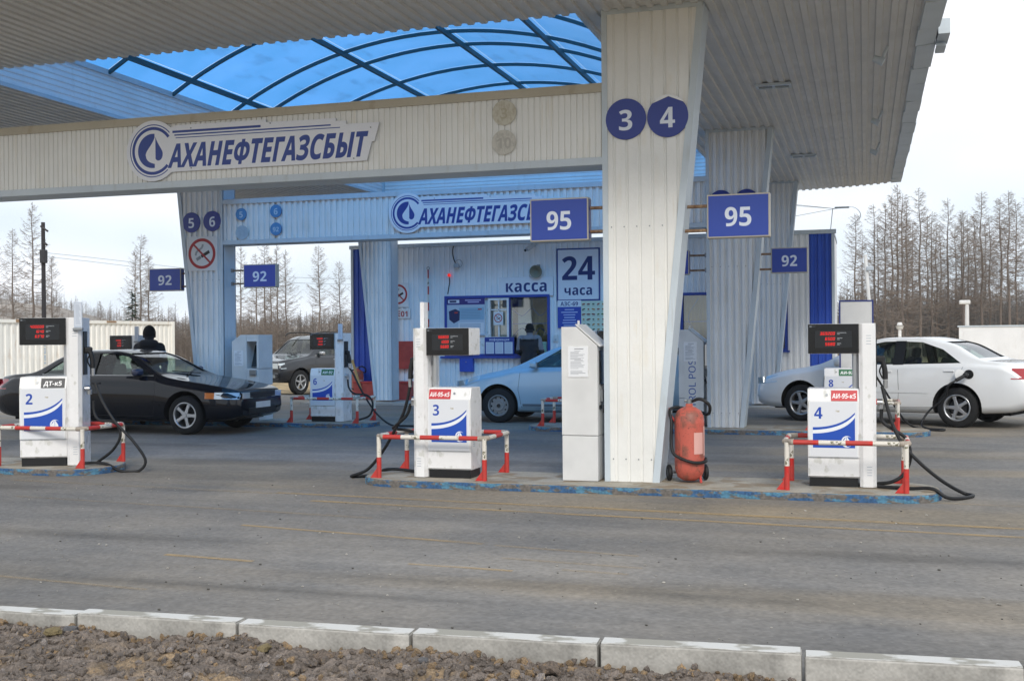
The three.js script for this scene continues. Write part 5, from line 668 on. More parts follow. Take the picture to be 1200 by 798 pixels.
const dark = { name: 'dark_sedan', L: 4.75, half: 0.875, wb: 2.73, fo: 0.93, r: 0.315, side: 0.1, roofW: 0.7, paint: paint(0x070c18, { metalness: 0.0, roughness: 0.4, specularIntensity: 0.15, clearcoat: 0.9, clearcoatRoughness: 0.03 }), top: [[0, 0.6], [0.03, 0.68], [0.12, 0.725], [0.6, 0.82], [1.3, 0.925], [1.42, 0.96], [2.1, 1.31], [2.5, 1.385], [3.0, 1.38], [3.4, 1.3], [3.98, 1.0], [4.3, 0.975], [4.66, 0.94], [4.72, 0.88], [4.75, 0.75]], belt: [[0, 0.6], [0.5, 0.76], [1.4, 0.9], [3.4, 0.945], [4.2, 0.93], [4.75, 0.7]], plan: planS(4.75), sill: [[0, 0.3], [0.3, 0.22], [1.4, 0.2], [3.4, 0.2], [4.4, 0.24], [4.75, 0.34]], cab: [1.36, 3.95], mid: 2.6, windows: [[[1.62, 0.965], [2.13, 1.26], [2.45, 1.315], [2.7, 1.32], [2.74, 0.965]], [[2.83, 0.965], [2.8, 1.32], [3.1, 1.3], [3.42, 1.18], [3.72, 0.98]]], screen: [0.985, 1.32, 0.7, 0.53], rear: [1.03, 1.3, 0.66, 0.52], glass: [1.38, 2.35, 3.1, 4.0], seat: 2.55, lamp: [0.03, 0.4, 0.57, 0.105, 0.03], amber: true, tail: 0.72, doors: [[[1.5, 0.93], [1.47, 0.6], [1.52, 0.3]], [[2.77, 0.95], [2.79, 0.6], [2.77, 0.3]], [[3.72, 0.95], [3.55, 0.72], [3.3, 0.55], [3.22, 0.32]], [[1.52, 0.3], [2.77, 0.3], [3.22, 0.32]]], handles: [[2.6, 0.83], [3.5, 0.83]], strip: 0.46, mirror: [1.78, 0.97], chromeLine: [[1.55, 0.952], [2.7, 0.957], [3.72, 0.968]], grille: [0.63, 0.1], intake: 0.37, plate: 0.5, mirrorMat: paint(0x1b2c52) };
makeCar(dark, 'dark blue black sedan parked before the left island with five spoke wheels', 'car', [-11.86, 0, -16.9], 0);
const blue = { name: 'blue_hatchback', L: 4.4, half: 0.86, wb: 2.6, fo: 0.86, r: 0.31, side: 0.115, roofW: 0.72, steel: true, paint: paint(0x9dbdd2, { metalness: 0.2 }), top: [[0, 0.6], [0.03, 0.69], [0.14, 0.75], [0.5, 0.86], [1.02, 0.97], [1.12, 1.0], [1.95, 1.38], [2.4, 1.47], [3.1, 1.465], [3.8, 1.37], [4.2, 1.1], [4.36, 0.98], [4.4, 0.8]], belt: [[0, 0.6], [0.5, 0.8], [1.2, 0.94], [3.4, 1.0], [4.4, 0.8]], plan: planS(4.4), sill: [[0, 0.3], [0.3, 0.22], [1.3, 0.19], [3.2, 0.19], [4.1, 0.24], [4.4, 0.34]], cab: [1.08, 4.1], mid: 2.4, windows: [[[1.42, 0.99], [2.0, 1.32], [2.4, 1.38], [2.55, 1.385], [2.58, 1.0]], [[2.67, 1.0], [2.64, 1.385], [3.1, 1.37], [3.55, 1.25], [3.65, 1.02]]], screen: [1.03, 1.4, 0.7, 0.54], rear: [1.1, 1.34, 0.6, 0.54], glass: [1.1, 2.3, 3.75, 4.25], seat: 2.4, lamp: [0.06, 0.5, 0.64, 0.1, 0.22], tail: 0.82, doors: [[[1.28, 0.95], [1.24, 0.6], [1.3, 0.28]], [[2.62, 0.98], [2.64, 0.6], [2.62, 0.28]], [[1.3, 0.28], [2.62, 0.28]]], handles: [[2.45, 0.87], [3.4, 0.88]], strip: 0.3, stripMat: M({ color: 0x5f6d7a, roughness: 0.5 }), mirror: [1.55, 1.0], grille: [0.63, 0.08], intake: 0.36, plate: 0.48 };
makeCar(blue, 'light blue hatchback with bare steel wheels standing before the pay window', 'car', [-4.98, 0, -20.32], Math.PI);
const white = { name: 'white_sedan', L: 4.8, half: 0.9, wb: 2.72, fo: 0.95, r: 0.325, side: 0.105, roofW: 0.71, paint: paint(0xe3e5e6, { metalness: 0.05, roughness: 0.4 }), top: [[0, 0.62], [0.03, 0.7], [0.14, 0.765], [0.6, 0.9], [1.15, 0.99], [1.27, 1.02], [1.98, 1.38], [2.45, 1.48], [3.0, 1.48], [3.5, 1.39], [4.12, 1.09], [4.4, 1.07], [4.7, 1.03], [4.77, 0.96], [4.8, 0.8]], belt: [[0, 0.62], [0.5, 0.83], [1.3, 0.95], [3.6, 1.02], [4.3, 1.0], [4.8, 0.75]], plan: planS(4.8), sill: [[0, 0.3], [0.3, 0.23], [1.4, 0.21], [3.4, 0.21], [4.4, 0.25], [4.8, 0.36]], cab: [1.22, 4.05], mid: 2.55, windows: [[[1.55, 1.0], [2.05, 1.33], [2.4, 1.4], [2.62, 1.405], [2.66, 1.02]], [[2.75, 1.02], [2.72, 1.405], [3.05, 1.39], [3.4, 1.27], [3.72, 1.05]]], screen: [1.05, 1.41, 0.72, 0.55], rear: [1.13, 1.4, 0.68, 0.55], glass: [1.24, 2.3, 3.2, 4.15], seat: 2.5, lamp: [0.05, 0.48, 0.64, 0.12, 0.12], tail: 0.8, doors: [[[1.42, 0.96], [1.38, 0.6], [1.44, 0.3]], [[2.7, 1.0], [2.72, 0.6], [2.7, 0.3]], [[3.78, 1.02], [3.7, 0.8], [3.4, 0.6], [3.28, 0.32]], [[1.44, 0.3], [2.7, 0.3], [3.28, 0.32]]], handles: [[2.52, 0.9], [3.55, 0.92]], strip: 0.55, mirror: [1.68, 1.0], grille: [0.68, 0.09], intake: 0.38, plate: 0.52 };
makeCar(white, 'white sedan being fuelled through its open flap behind pump number four', 'car', [0.215 + 0.77 * Math.sin(0.394), 0, -20.455 - 0.77 * Math.cos(0.394)], Math.PI - 0.394);
const suv = { name: 'dark_off_roader', L: 4.9, half: 0.95, wb: 2.85, fo: 0.82, r: 0.385, side: 0.14, roofW: 0.8, paint: paint(0x23262c, { metalness: 0.5 }), top: [[0, 0.9], [0.03, 1.02], [0.12, 1.08], [0.9, 1.17], [1.25, 1.22], [1.33, 1.25], [1.95, 1.72], [2.3, 1.84], [3.6, 1.87], [4.5, 1.82], [4.75, 1.45], [4.87, 1.2], [4.9, 0.9]], belt: [[0, 0.9], [0.5, 1.05], [1.3, 1.17], [4.9, 1.2]], plan: [[0, 0.84], [0.06, 0.9], [0.2, 0.95], [0.5, 0.98], [1, 1], [4.3, 1], [4.8, 0.96], [4.9, 0.92]], sill: [[0, 0.45], [0.3, 0.4], [1.4, 0.38], [4, 0.4], [4.9, 0.5]], cab: [1.3, 4.7], mid: 2.7, windows: [[[1.65, 1.22], [2.08, 1.68], [2.5, 1.74], [2.55, 1.22]], [[2.65, 1.22], [2.65, 1.75], [3.45, 1.76], [3.5, 1.22]], [[3.6, 1.22], [3.6, 1.75], [4.35, 1.72], [4.4, 1.22]]], screen: [1.27, 1.72, 0.78, 0.68], glass: [1.3, 2.2], seat: 2.5, seatUp: 0.3, lamp: [0.04, 0.22, 0.82, 0.17, 0.05], tail: 1.0, doors: [[[1.5, 1.18], [1.48, 0.5]], [[2.6, 1.2], [2.6, 0.5]], [[3.55, 1.2], [3.5, 0.7]]], handles: [[2.4, 1.08], [3.35, 1.08]], handleMat: matChrome, strip: 0.62, mirror: [1.75, 1.24], mirrorMat: matChrome, grille: [0.9, 0.17], intake: 0.55, plate: 0.68 };
{ const t = makeCar(suv, 'dark grey off-roader with roof rails parked on the dry verge', 'car', [-17.4, -0.2, -33.9], -1.85); for (const z of [-1, 1]) part('roof_rail', tube([[-0.9, 1.8, z * 0.62], [-0.8, 1.9, z * 0.62], [0.4, 1.92, z * 0.62], [0.5, 1.84, z * 0.62]], 0.02, 30, 6), matBlack, t); part('bull_bar', rbox(0.06, 0.16, 1.6, 0.03, suv.fo + suv.wb / 2 + 0.04, 0.62, 0), suv.paint, t); part('fog_lamp', [rbox(0.02, 0.1, 0.2, 0.01, suv.fo + suv.wb / 2 + 0.06, 0.6, 0.6), rbox(0.02, 0.1, 0.2, 0.01, suv.fo + suv.wb / 2 + 0.06, 0.6, -0.6)], matLamp, t); }
{ // the white car's filler with pump eight's nozzle in it
  const a = 0.394, ctr = V(0.215 + 0.77 * Math.sin(a), 0, -20.455 - 0.77 * Math.cos(a)), at = (s, y, z) => { const X = white.fo + white.wb / 2 - s, c = Math.cos(Math.PI - a), n = Math.sin(Math.PI - a); return [ctr.x + X * c + z * n, y, ctr.z - X * n + z * c]; };
  const f = at(3.86, 0.86, -0.9), o = at(3.86, 0.86, -1.02), o2 = at(3.75, 0.78, -1.14);
  const t = thing('fuel_nozzle', 'black fuel nozzle stuck into the filler of the white sedan', 'nozzle'); part('spout', rod(at(3.86, 0.87, -0.86), o, 0.018), matSteel, t); part('grip', [rod(o, o2, 0.03, 10), new THREE.SphereGeometry(0.045, 12, 8).translate(...o)], matRubber, t); part('filler_flap', cyl(0.085, 0.085, 0.008, 20).rotateX(Math.PI / 2).rotateY(Math.PI - a + 0.9).translate(...at(3.74, 0.87, -0.95)), white.paint, t); part('filler_mouth', cyl(0.075, 0.075, 0.012, 20).rotateX(Math.PI / 2).rotateY(-a).translate(...at(3.87, 0.87, -0.892)), matBlack, t);
  hose('black hose running from pump eight along the road to the white sedan', [[0.1, 1.0, -18.4], [0.25, 0.75, -18.7], [0.45, 0.4, -19.0], [0.65, 0.12, -19.1], [0.85, 0.02, -19.2], [1.15, 0.018, -19.05], [1.2, 0.018, -19.2], [0.95, 0.02, -19.4], [0.88, 0.08, -19.6], [1.0, 0.28, -19.68], [1.25, 0.52, -19.6], [o2[0] - 0.12, 0.7, o2[2] + 0.05], [o2[0], 0.78, o2[2]]]);
}
// ---------------------------------------------------------------- people
function figure(t, bones, lo, hi, colour, res = 100) {            // tapered capsules joined smoothly, meshed as one surface
  const mc = new MarchingCubes(res, matBlack, false, false, 90000); mc.isolation = 0; const half = res / 2, sz = hi.map((h, i) => (h - lo[i]) / 2), ce = hi.map((h, i) => (h + lo[i]) / 2), f = mc.field, B = bones.map(([a, b, r0, r1, k = 0.035]) => { const d = [b[0] - a[0], b[1] - a[1], b[2] - a[2]]; return { a, d, l: d[0] * d[0] + d[1] * d[1] + d[2] * d[2] || 1e-6, r0, r1, k }; });
  for (let z = 0; z < res; z++) for (let y = 0; y < res; y++) for (let x = 0; x < res; x++) {
    const p = [(x - half) / half * sz[0] + ce[0], (y - half) / half * sz[1] + ce[1], (z - half) / half * sz[2] + ce[2]]; let D = 9;
    for (const b of B) { const q = [p[0] - b.a[0], p[1] - b.a[1], p[2] - b.a[2]], h = clamp((q[0] * b.d[0] + q[1] * b.d[1] + q[2] * b.d[2]) / b.l), d = Math.hypot(q[0] - b.d[0] * h, q[1] - b.d[1] * h, q[2] - b.d[2] * h) - lerp(b.r0, b.r1, h); const m = clamp(0.5 + 0.5 * (D - d) / b.k); D = lerp(D, d, m) - b.k * m * (1 - m); }
    f[x + y * res + z * res * res] = -D;
  }
  mc.update(); const n = mc.count, P = [], C = [];
  for (let i = 0; i < n; i++) { const q = [0, 1, 2].map(k => mc.positionArray[i * 3 + k] * sz[k] + ce[k]); P.push(...q); }
  let g = new THREE.BufferGeometry(); g.setAttribute('position', new THREE.Float32BufferAttribute(P, 3)); g = mergeVertices(g, 1e-4); const pp = g.attributes.position; for (let i = 0; i < pp.count; i++) { const w = fbm(pp.getX(i) * 9 + 30, pp.getY(i) * 14 + pp.getZ(i) * 9 + 30, 3) - 0.5; C.push(...colour(pp.getX(i), pp.getY(i), pp.getZ(i)).map(v => v * (1 + 0.25 * w))); }
  g.setAttribute('color', new THREE.Float32BufferAttribute(C, 3)); g.computeVertexNormals();
  const m = mesh('body', g, M({ vertexColors: true, roughness: 0.9 })); t.add(m); return m;
}
function hand(x, y, z, s, fw) { const b = [[[x, y, z], [x, y - 0.07, z + fw * 0.015], 0.035, 0.032, 0.02]]; for (let i = 0; i < 4; i++) { const o = (i - 1.5) * 0.019; b.push([[x, y - 0.08, z + o], [x + s * -0.008, y - 0.12 - 0.008 * (i % 3), z + o], 0.0095, 0.009, 0.008], [[x + s * -0.008, y - 0.12 - 0.008 * (i % 3), z + o], [x + s * -0.025, y - 0.15 - 0.006 * (i % 3), z + o], 0.009, 0.008, 0.006]); } b.push([[x, y - 0.03, z - fw * -0.03], [x + s * -0.01, y - 0.085, z + fw * 0.055], 0.012, 0.01, 0.01]); return b; }
function standing(h, lean, armF) {                                // faces -z, feet at 0
  const S = h / 1.78, p = (x, y, z) => [x * S, y * S, z * S], hd = [0, 1.63, -0.03 - lean];
  const b = [
    [p(-0.1, 0.92, 0), p(-0.115, 0.5, -0.01), 0.098 * S, 0.07 * S], [p(-0.115, 0.5, -0.01), p(-0.125, 0.1, 0.02), 0.068 * S, 0.05 * S], [p(-0.125, 0.06, 0.04), p(-0.14, 0.045, -0.17), 0.05 * S, 0.042 * S],
    [p(0.1, 0.92, 0), p(0.12, 0.5, -0.02), 0.098 * S, 0.07 * S], [p(0.12, 0.5, -0.02), p(0.13, 0.1, 0.0), 0.068 * S, 0.05 * S], [p(0.13, 0.06, 0.02), p(0.15, 0.045, -0.19), 0.05 * S, 0.042 * S],
    [p(-0.06, 0.95, 0), p(0.06, 0.95, 0), 0.135 * S, 0.135 * S, 0.06], [p(0, 1.0, 0), p(0, 1.25, -lean * 0.5), 0.15 * S, 0.17 * S, 0.08], [p(-0.1, 1.28, -lean * 0.6), p(0.1, 1.28, -lean * 0.6), 0.14 * S, 0.14 * S, 0.08], [p(-0.15, 1.42, -lean * 0.8), p(0.15, 1.42, -lean * 0.8), 0.08 * S, 0.08 * S, 0.08],
    [p(0, 1.42, -lean * 0.8), p(0, 1.56, -0.02 - lean), 0.068 * S, 0.06 * S, 0.04], [p(0, 1.6, -lean), p(0, 1.68, -0.025 - lean), 0.085 * S, 0.098 * S, 0.04], [p(0, 1.575, -0.06 - lean), p(0, 1.6, -0.07 - lean), 0.052 * S, 0.055 * S, 0.04], [p(0, 1.635, -0.125 - lean), p(0, 1.615, -0.138 - lean), 0.012 * S, 0.015 * S, 0.012], [p(-0.098, 1.64, -0.02 - lean), p(-0.1, 1.61, -0.02 - lean), 0.018 * S, 0.014 * S, 0.01], [p(0.098, 1.64, -0.02 - lean), p(0.1, 1.61, -0.02 - lean), 0.018 * S, 0.014 * S, 0.01],
  ];
  for (const s of [-1, 1]) { const el = p(s * 0.27, 1.13, 0.03 - armF * 0.1 - lean * 0.6), wr = p(s * (0.27 - armF * 0.1), 0.9 + armF * 0.12, -armF * 0.24 - lean * 0.5 + 0.0); b.push([p(s * 0.2, 1.42, -lean * 0.8), el, 0.078 * S, 0.06 * S, 0.05], [el, wr, 0.06 * S, 0.046 * S, 0.03]); b.push(...hand(wr[0], wr[1], wr[2], s, -1)); }
  return b;
}
{ // customer at the pay window, seen from behind
  const t = thing('person', 'person in black vest, grey hooded sleeves and black beanie at the pay window', 'person', [-7.5, 0.035, -25.68], 0.12), bones = standing(1.83, 0.06, 1);
  bones.push([[-0.08, 1.48, 0.1], [0.08, 1.48, 0.1], 0.065, 0.065, 0.05]);          // hood lying on the back
  const grey = [0.2, 0.21, 0.24], blk = [0.018, 0.019, 0.024], skin = [0.42, 0.25, 0.18], jean = [0.016, 0.018, 0.026];
  figure(t, bones, [-0.5, -0.02, -0.5], [0.5, 1.9, 0.35], (x, y, z) => y < 0.11 ? [0.02, 0.02, 0.02] : y < 0.98 && Math.abs(x) < 0.22 ? jean : y < 0.94 ? skin : y > 1.6 ? (y > 1.74 || z > -0.1 ? blk : skin) : y > 1.44 + 0.1 * Math.abs(x) ? grey : (Math.abs(x) > 0.225 && y > 1.2 ? grey : blk));
  part('beanie', new THREE.SphereGeometry(0.1, 20, 14, 0, Math.PI * 2, 0, Math.PI * 0.62).scale(1, 1.15, 1.08).translate(0, 1.71, -0.08), M({ color: 0x0d0e10, roughness: 0.95 }), t);
}
{ // attendant beyond the dark car
  const t = thing('person', 'person in black hooded jacket with a pale armband standing beyond the dark sedan', 'person', [-12.45, 0, -18.05 + 0.12], 0.5), bones = standing(1.76, 0.0, 0.25);
  bones.push([[-0.09, 1.46, 0.1], [0.09, 1.46, 0.1], 0.085, 0.085, 0.05], [[-0.1, 1.25, 0.02], [0.1, 1.25, 0.02], 0.17, 0.17, 0.06]);
  const blk = [0.014, 0.015, 0.019], skin = [0.42, 0.25, 0.18];
  figure(t, bones, [-0.5, -0.02, -0.42], [0.5, 1.85, 0.35], (x, y, z) => y < 0.11 ? [0.02, 0.02, 0.02] : y < 0.92 && Math.abs(x) > 0.22 ? skin : x > 0.2 && y > 1.22 && y < 1.33 ? [0.5, 0.58, 0.68] : y > 1.56 && y < 1.72 && z < -0.02 ? skin : blk);
  part('beanie', new THREE.SphereGeometry(0.115, 20, 14, 0, Math.PI * 2, 0, Math.PI * 0.6).scale(1, 1.3, 1.08).translate(0, 1.66, -0.02), M({ color: 0x0b0c0e, roughness: 0.95 }), t);
}
// ---------------------------------------------------------------- container, poles, wires, walls
{
  const a = V(-28.6, -0.3, -33.0), b = V(-27.6, -0.3, -41.4), L = 12.2, dir = b.clone().sub(a).normalize(), t = thing('shipping_container', 'long white shipping container with rusty edges behind the left pumps', 'container', [b.x, -0.3, b.z], Math.atan2(-dir.z, dir.x));
  const H = 2.62, wt = M({ map: metalTex([0.94, 0.935, 0.91], [0.62, 0.45, 0.3], 0.6, 55), roughness: 0.6 });
  for (let k = 0; k < 6; k++) { part('side_panel', corr(-L + 0.1 + k * (L - 0.2) / 6, -L + 0.1 + (k + 1) * (L - 0.2) / 6, 0.14, H - 0.12, 0.27, 0.035), wt, t); }
  part('end_panel', box(0.05, H - 0.26, 2.2, -0.03, H / 2, -1.22), wt, t); part('end_panel', box(0.05, H - 0.26, 2.2, -L + 0.03, H / 2, -1.22), wt, t); part('back_panel', box(L - 0.2, H - 0.26, 0.05, -L / 2, H / 2, -2.38), wt, t); part('roof', box(L - 0.1, 0.03, 2.36, -L / 2, H - 0.03, -1.2), matRust, t);
  for (const z of [0.02, -2.4]) { part('rail', box(L - 0.3, 0.12, 0.1, -L / 2, H - 0.06, z), wt, t); part('rail', box(L - 0.3, 0.14, 0.1, -L / 2, 0.08, z), matRust, t); for (const x of [-0.07, -L + 0.07]) part('corner_post', box(0.15, H, 0.15, x, H / 2, z), wt, t); }
  const tx = canvasTex(512, 64, (x, w, h) => { x.fillStyle = '#dcdad2'; x.fillRect(0, 0, w, h); txt(x, 'TKRU 278 401 6', w / 2, h / 2 + 3, 46, 'bold', '#7fa3c4', w - 20); }); part('lettering', plate(1.5, 0.16, 0, 0, 0).rotateZ(-Math.PI / 2).translate(-6.9, 1.5, 0.045), M({ map: tx, roughness: 0.7 }), t);
  part('rust_patch', [box(0.5, 0.07, 0.02, -3.6, H - 0.04, 0.08), box(0.25, 0.1, 0.02, -8.1, H - 0.05, 0.08)], matRust, t);
}
{ const t = thing('utility_pole', 'dark wooden utility pole rising behind the container', 'pole', [-41.2, -0.3, -50.1]); part('shaft', cyl(0.13, 0.1, 8.1, 10, 0, 4.05, 0), M({ color: 0x2c2a2e, roughness: 0.9 }), t); part('cross_arm', [rod([-0.15, 7.9, 0], [0.45, 7.6, 0.2], 0.05), rod([0.1, 7.0, 0], [0.3, 6.9, 0.1], 0.06)], M({ color: 0x3a3838, roughness: 0.9 }), t); part('transformer', rbox(0.3, 0.7, 0.3, 0.05, 0.1, 6.3, 0.1), M({ color: 0x2a2b30, roughness: 0.7 }), t);
  const wires = [[[-41.1, 6.2, -50.1], [-30, 5.0, -58], [-18, 5.4, -66]], [[-41.1, 6.0, -50.1], [-30, 4.7, -58.4], [-18, 5.1, -66.4]], [[-18, 6.3, -66], [-8, 5.2, -70], [2, 6.0, -74]]];
  wires.forEach((w, i) => { const o = thing('overhead_wire', ['upper overhead wire leaving the wooden utility pole', 'lower overhead wire leaving the wooden utility pole', 'far overhead wire sagging behind the kiosk'][i], 'wire'); part('wire', tube(w, 0.014, 30, 4), matGrey, o); }); }
{ const t = thing('supply_cable', 'bundle of supply cables meeting above the blue corner of the kiosk roof', 'cable', [-0.75, 3.9, -26.6]); t.scale.set(1, 0.55, 1); const c = [0.15, 0.82, 0]; for (const e of [[-3.2, 2.05, -1.0], [-3.2, 1.9, -1.0], [-2.6, 0.15, 0.3]]) part('cable', tube([e, [(e[0] + c[0]) / 2, (e[1] + c[1]) / 2 - 0.06, e[2] / 2], c], 0.008, 20, 5), matBlack, t); part('cable', tube([c, [0.55, 0.85, 0], [0.7, 0.5, 0], [0.45, 0.05, -0.1]], 0.008, 24, 5), matGrey, t); part('insulator', rbox(0.32, 0.07, 0.07, 0.02, 0.3, 0.86, 0), matGrey, t); part('mast', rod([0.05, 0.0, -0.05], [0.1, 0.82, 0], 0.008), matSteel, t); }
{ const w = thing('low_white_wall', 'low white wall at the far right edge of the forecourt', 'wall', [5.6, -0.3, -48.8], -0.3); part('panel', box(5.2, 2.1, 0.2, 0.6, 1.05, 0), matWhiteWall, w); part('panel', box(3.2, 2.55, 0.24, 3.4, 1.27, 0.1), matWhiteWall, w); part('coping', box(5.3, 0.06, 0.26, 0.6, 2.13, 0), matTrim, w); }
{ const p = thing('lamp_post', 'pale lamp post in front of the dark wood', 'lamp post', [4.75, -0.3, -59]); part('shaft', cyl(0.12, 0.09, 3.3, 10, 0, 1.65, 0), matLightGrey, p); part('lantern', rbox(0.5, 0.2, 0.25, 0.05, -0.1, 3.35, 0), matLightGrey, p); const q = thing('vent_post', 'short white vent post with a small cap beyond the white sedan', 'post', [1.65, -0.3, -58.1]); part('shaft', cyl(0.08, 0.08, 2.1, 10, 0, 1.05, 0), matWhite, q); part('cap', [cyl(0.14, 0.2, 0.16, 10, 0, 2.16, 0), cyl(0.14, 0.1, 0.14, 10, 0, 2.34, 0)], matLightGrey, q); const r = thing('leaning_mast', 'pale leaning mast beside the right wall of the kiosk', 'mast', [0.3, -0.3, -34]); part('shaft', rod([0.05, 0, 0], [-0.25, 4.1, 0], 0.05), matLightGrey, r); part('fitting', rbox(0.2, 0.12, 0.12, 0.02, -0.12, 3.7, 0.05), matGrey, r); }

scene.fog = new THREE.FogExp2(0xdfe6ec, 0.0004);
// ---------------------------------------------------------------- hills, woods and trees
const bark = M({ color: 0x6e645d, roughness: 1 }), twigM = M({ color: 0x857a71, roughness: 1 }), barkD = M({ color: 0x3a342f, roughness: 1 });
{ // low hills round the back, their height set by compass direction
  const az = (x, z) => Math.atan2(x, -z), hh = curve([[-1.2, 8], [-0.76, 11.5], [-0.69, 9.5], [-0.62, 5.6], [-0.56, 4.4], [-0.5, 4.6], [-0.4, 6.8], [-0.3, 7], [-0.15, 5], [0, 4.2], [0.1, 4.2], [0.25, 4], [0.6, 4]]);
  const nR = 40, nA = 160, v = [], uv = [], id = [], hAt = (a, r) => -0.4 + hh(a) * sstep(110, 230, r) * (0.9 + 0.3 * (fbm(a * 30 + 60, r * 0.02 + 10, 4) - 0.5)) ;
  for (let i = 0; i <= nR; i++) for (let j = 0; j <= nA; j++) { const r = 95 + 420 * Math.pow(i / nR, 1.3), a = lerp(-1.25, 0.75, j / nA); v.push(r * Math.sin(a), hAt(a, r), -r * Math.cos(a)); uv.push(r * Math.sin(a), -r * Math.cos(a)); }
  for (let i = 0; i < nR; i++) for (let j = 0; j < nA; j++) { const a = i * (nA + 1) + j, b = a + 1, c = a + nA + 1; id.push(a, b, c, b, c + 1, c); }
  const g = new THREE.BufferGeometry(); g.setAttribute('position', new THREE.Float32BufferAttribute(v, 3)); g.setAttribute('uv', new THREE.Float32BufferAttribute(uv, 2)); g.setIndex(id); g.computeVertexNormals();
  struct('hills', g, M({ map: dataTex(512, (u, w) => { const n = fbm(u * 7, w * 7, 6, 7, 7), q = vn(u * 120, w * 120, 120, 120), f = 0.5 + (n - 0.5) * 0.3 + (q - 0.5) * 0.14; return [f * 1.06, f, f * 0.94]; }, { metres: 60 }), roughness: 1, side: THREE.DoubleSide }));
  // leafless scrub and young wood covering them
  const r = rng(19), stick = (n, h, w, s) => { const q = rng(s), G = [rod([0, 0, 0], [0, h, 0], 0.04, 4, 0.01)]; for (let i = 0; i < n; i++) { const y = h * (0.2 + 0.75 * q()), a = q() * 6.3, l = w * (1.1 - y / h) * (0.6 + 0.6 * q()); G.push(rod([0, y, 0], [l * Math.cos(a), y + l * (0.3 + 0.5 * q()), l * Math.sin(a)], 0.022, 3, 0.006)); } return geo(G); };
  const kinds = [stick(22, 4, 1.6, 1), stick(26, 5, 1.5, 2), stick(18, 3.2, 1.5, 3)], m4 = new THREE.Matrix4(), q4 = new THREE.Quaternion(), up = V(0, 1, 0);
  const wood = (label, n, A0, A1, r0, r1, s0, s1, g, gy, cols) => { const im = new THREE.InstancedMesh(g, M({ color: 0xffffff, roughness: 1 }), n); for (let i = 0; i < n; i++) { const a = lerp(A0, A1, r()), R = lerp(r0, r1, Math.sqrt(r())), s = lerp(s0, s1, r()); q4.setFromAxisAngle(up, r() * 6.3); m4.compose(V(R * Math.sin(a), gy(a, R) - 0.1, -R * Math.cos(a)), q4, V(s, s * (0.8 + 0.5 * r()), s)); im.setMatrixAt(i, m4); const f = 0.75 + 0.5 * r(); im.setColorAt(i, lin(cols[0] * f, cols[1] * f, cols[2] * f)); } stuff('bare_woodland', label, 'woodland', im); };
  for (let k = 0; k < 3; k++) wood(['leafless scrub covering the distant hills', 'grey bushes scattered over the distant hills', 'young bare trees on the distant hills'][k], 3400, -0.95, 0.35, 125, 330, 0.3, 0.7, kinds[k], hAt, [[0.17, 0.145, 0.125], [0.21, 0.185, 0.165], [0.15, 0.13, 0.115]][k]);
  const flat = () => -0.35;
  for (let k = 0; k < 3; k++) wood(['dense bare young wood behind the white sedan', 'brown undergrowth behind the white sedan', 'thin saplings among the right larches'][k], 1500, -0.02, 0.24, 92, 125, 0.8, 1.15, kinds[k], flat, [[0.155, 0.14, 0.128], [0.18, 0.163, 0.15], [0.14, 0.126, 0.115]][k]);
  for (let k = 0; k < 2; k++) wood(['bare brown thicket behind the left column', 'low bushes behind the parked off-roader'][k], 1100, -0.6, -0.3, 70, 100, 0.4, 0.75, kinds[k], flat, [[0.16, 0.13, 0.108], [0.15, 0.125, 0.106]][k]);
}
function makeLarch(seed, bare) {                                   // unit tree 10 m tall: tapered trunk, drooping limbs, fine twigs
  const r = rng(seed), H = 10, o = { trunk: null, crown: null }, pts = []; for (let i = 0; i <= 8; i++) pts.push([(r() - 0.5) * 0.12, H * i / 8, (r() - 0.5) * 0.12]); pts[0] = [0, 0, 0];
  const T = []; for (let i = 0; i < 8; i++) T.push(rod(pts[i], pts[i + 1], lerp(0.105, 0.012, i / 8), 7, lerp(0.105, 0.012, (i + 1) / 8))); o.trunk = geo(T);
  const C = [], at = y => { const f = clamp(y / H, 0, 0.999) * 8, i = Math.floor(f); return [0, 1, 2].map(k => lerp(pts[i][k], pts[i + 1][k], f - i)); };
  const n = 125; for (let b = 0; b < n; b++) { const t = bare + (1 - bare) * Math.pow(b / n, 0.9), y = H * t * 0.985, a = r() * 6.283, taper = Math.pow(1 - t, 0.75) * (t < bare + 0.15 ? 0.75 : 1), L = (0.2 + 1.95 * taper) * (0.55 + 0.6 * r()), p0 = at(y), up = lerp(-0.12, 0.75, t) + (r() - 0.5) * 0.25, dx = Math.cos(a), dz = Math.sin(a);
    const B = s => [p0[0] + dx * L * s, p0[1] + L * s * up - 0.22 * L * Math.sin(s * 2.6) + 0.1 * L * s * s, p0[2] + dz * L * s]; const r0 = 0.008 + 0.017 * taper;
    for (let k = 0; k < 3; k++) C.push(rod(B(k / 3), B((k + 1) / 3), lerp(r0, 0.005, k / 3), 3, lerp(r0, 0.005, (k + 1) / 3)));
    const m = Math.round(5 + L * 8); for (let k = 0; k < m; k++) { const s = 0.2 + 0.8 * r(), q = B(s), l = (0.12 + 0.34 * r()) * (0.5 + 0.5 * taper), aa = a + (r() < 0.5 ? 1 : -1) * (0.5 + 0.7 * r()); C.push(rod(q, [q[0] + Math.cos(aa) * l, q[1] + l * (r() - 0.45) * 0.8, q[2] + Math.sin(aa) * l], 0.0085, 3, 0.005)); } }
  o.crown = geo(C); return o;
}
const larches = [makeLarch(11, 0.18), makeLarch(23, 0.3), makeLarch(37, 0.12), makeLarch(51, 0.38)];
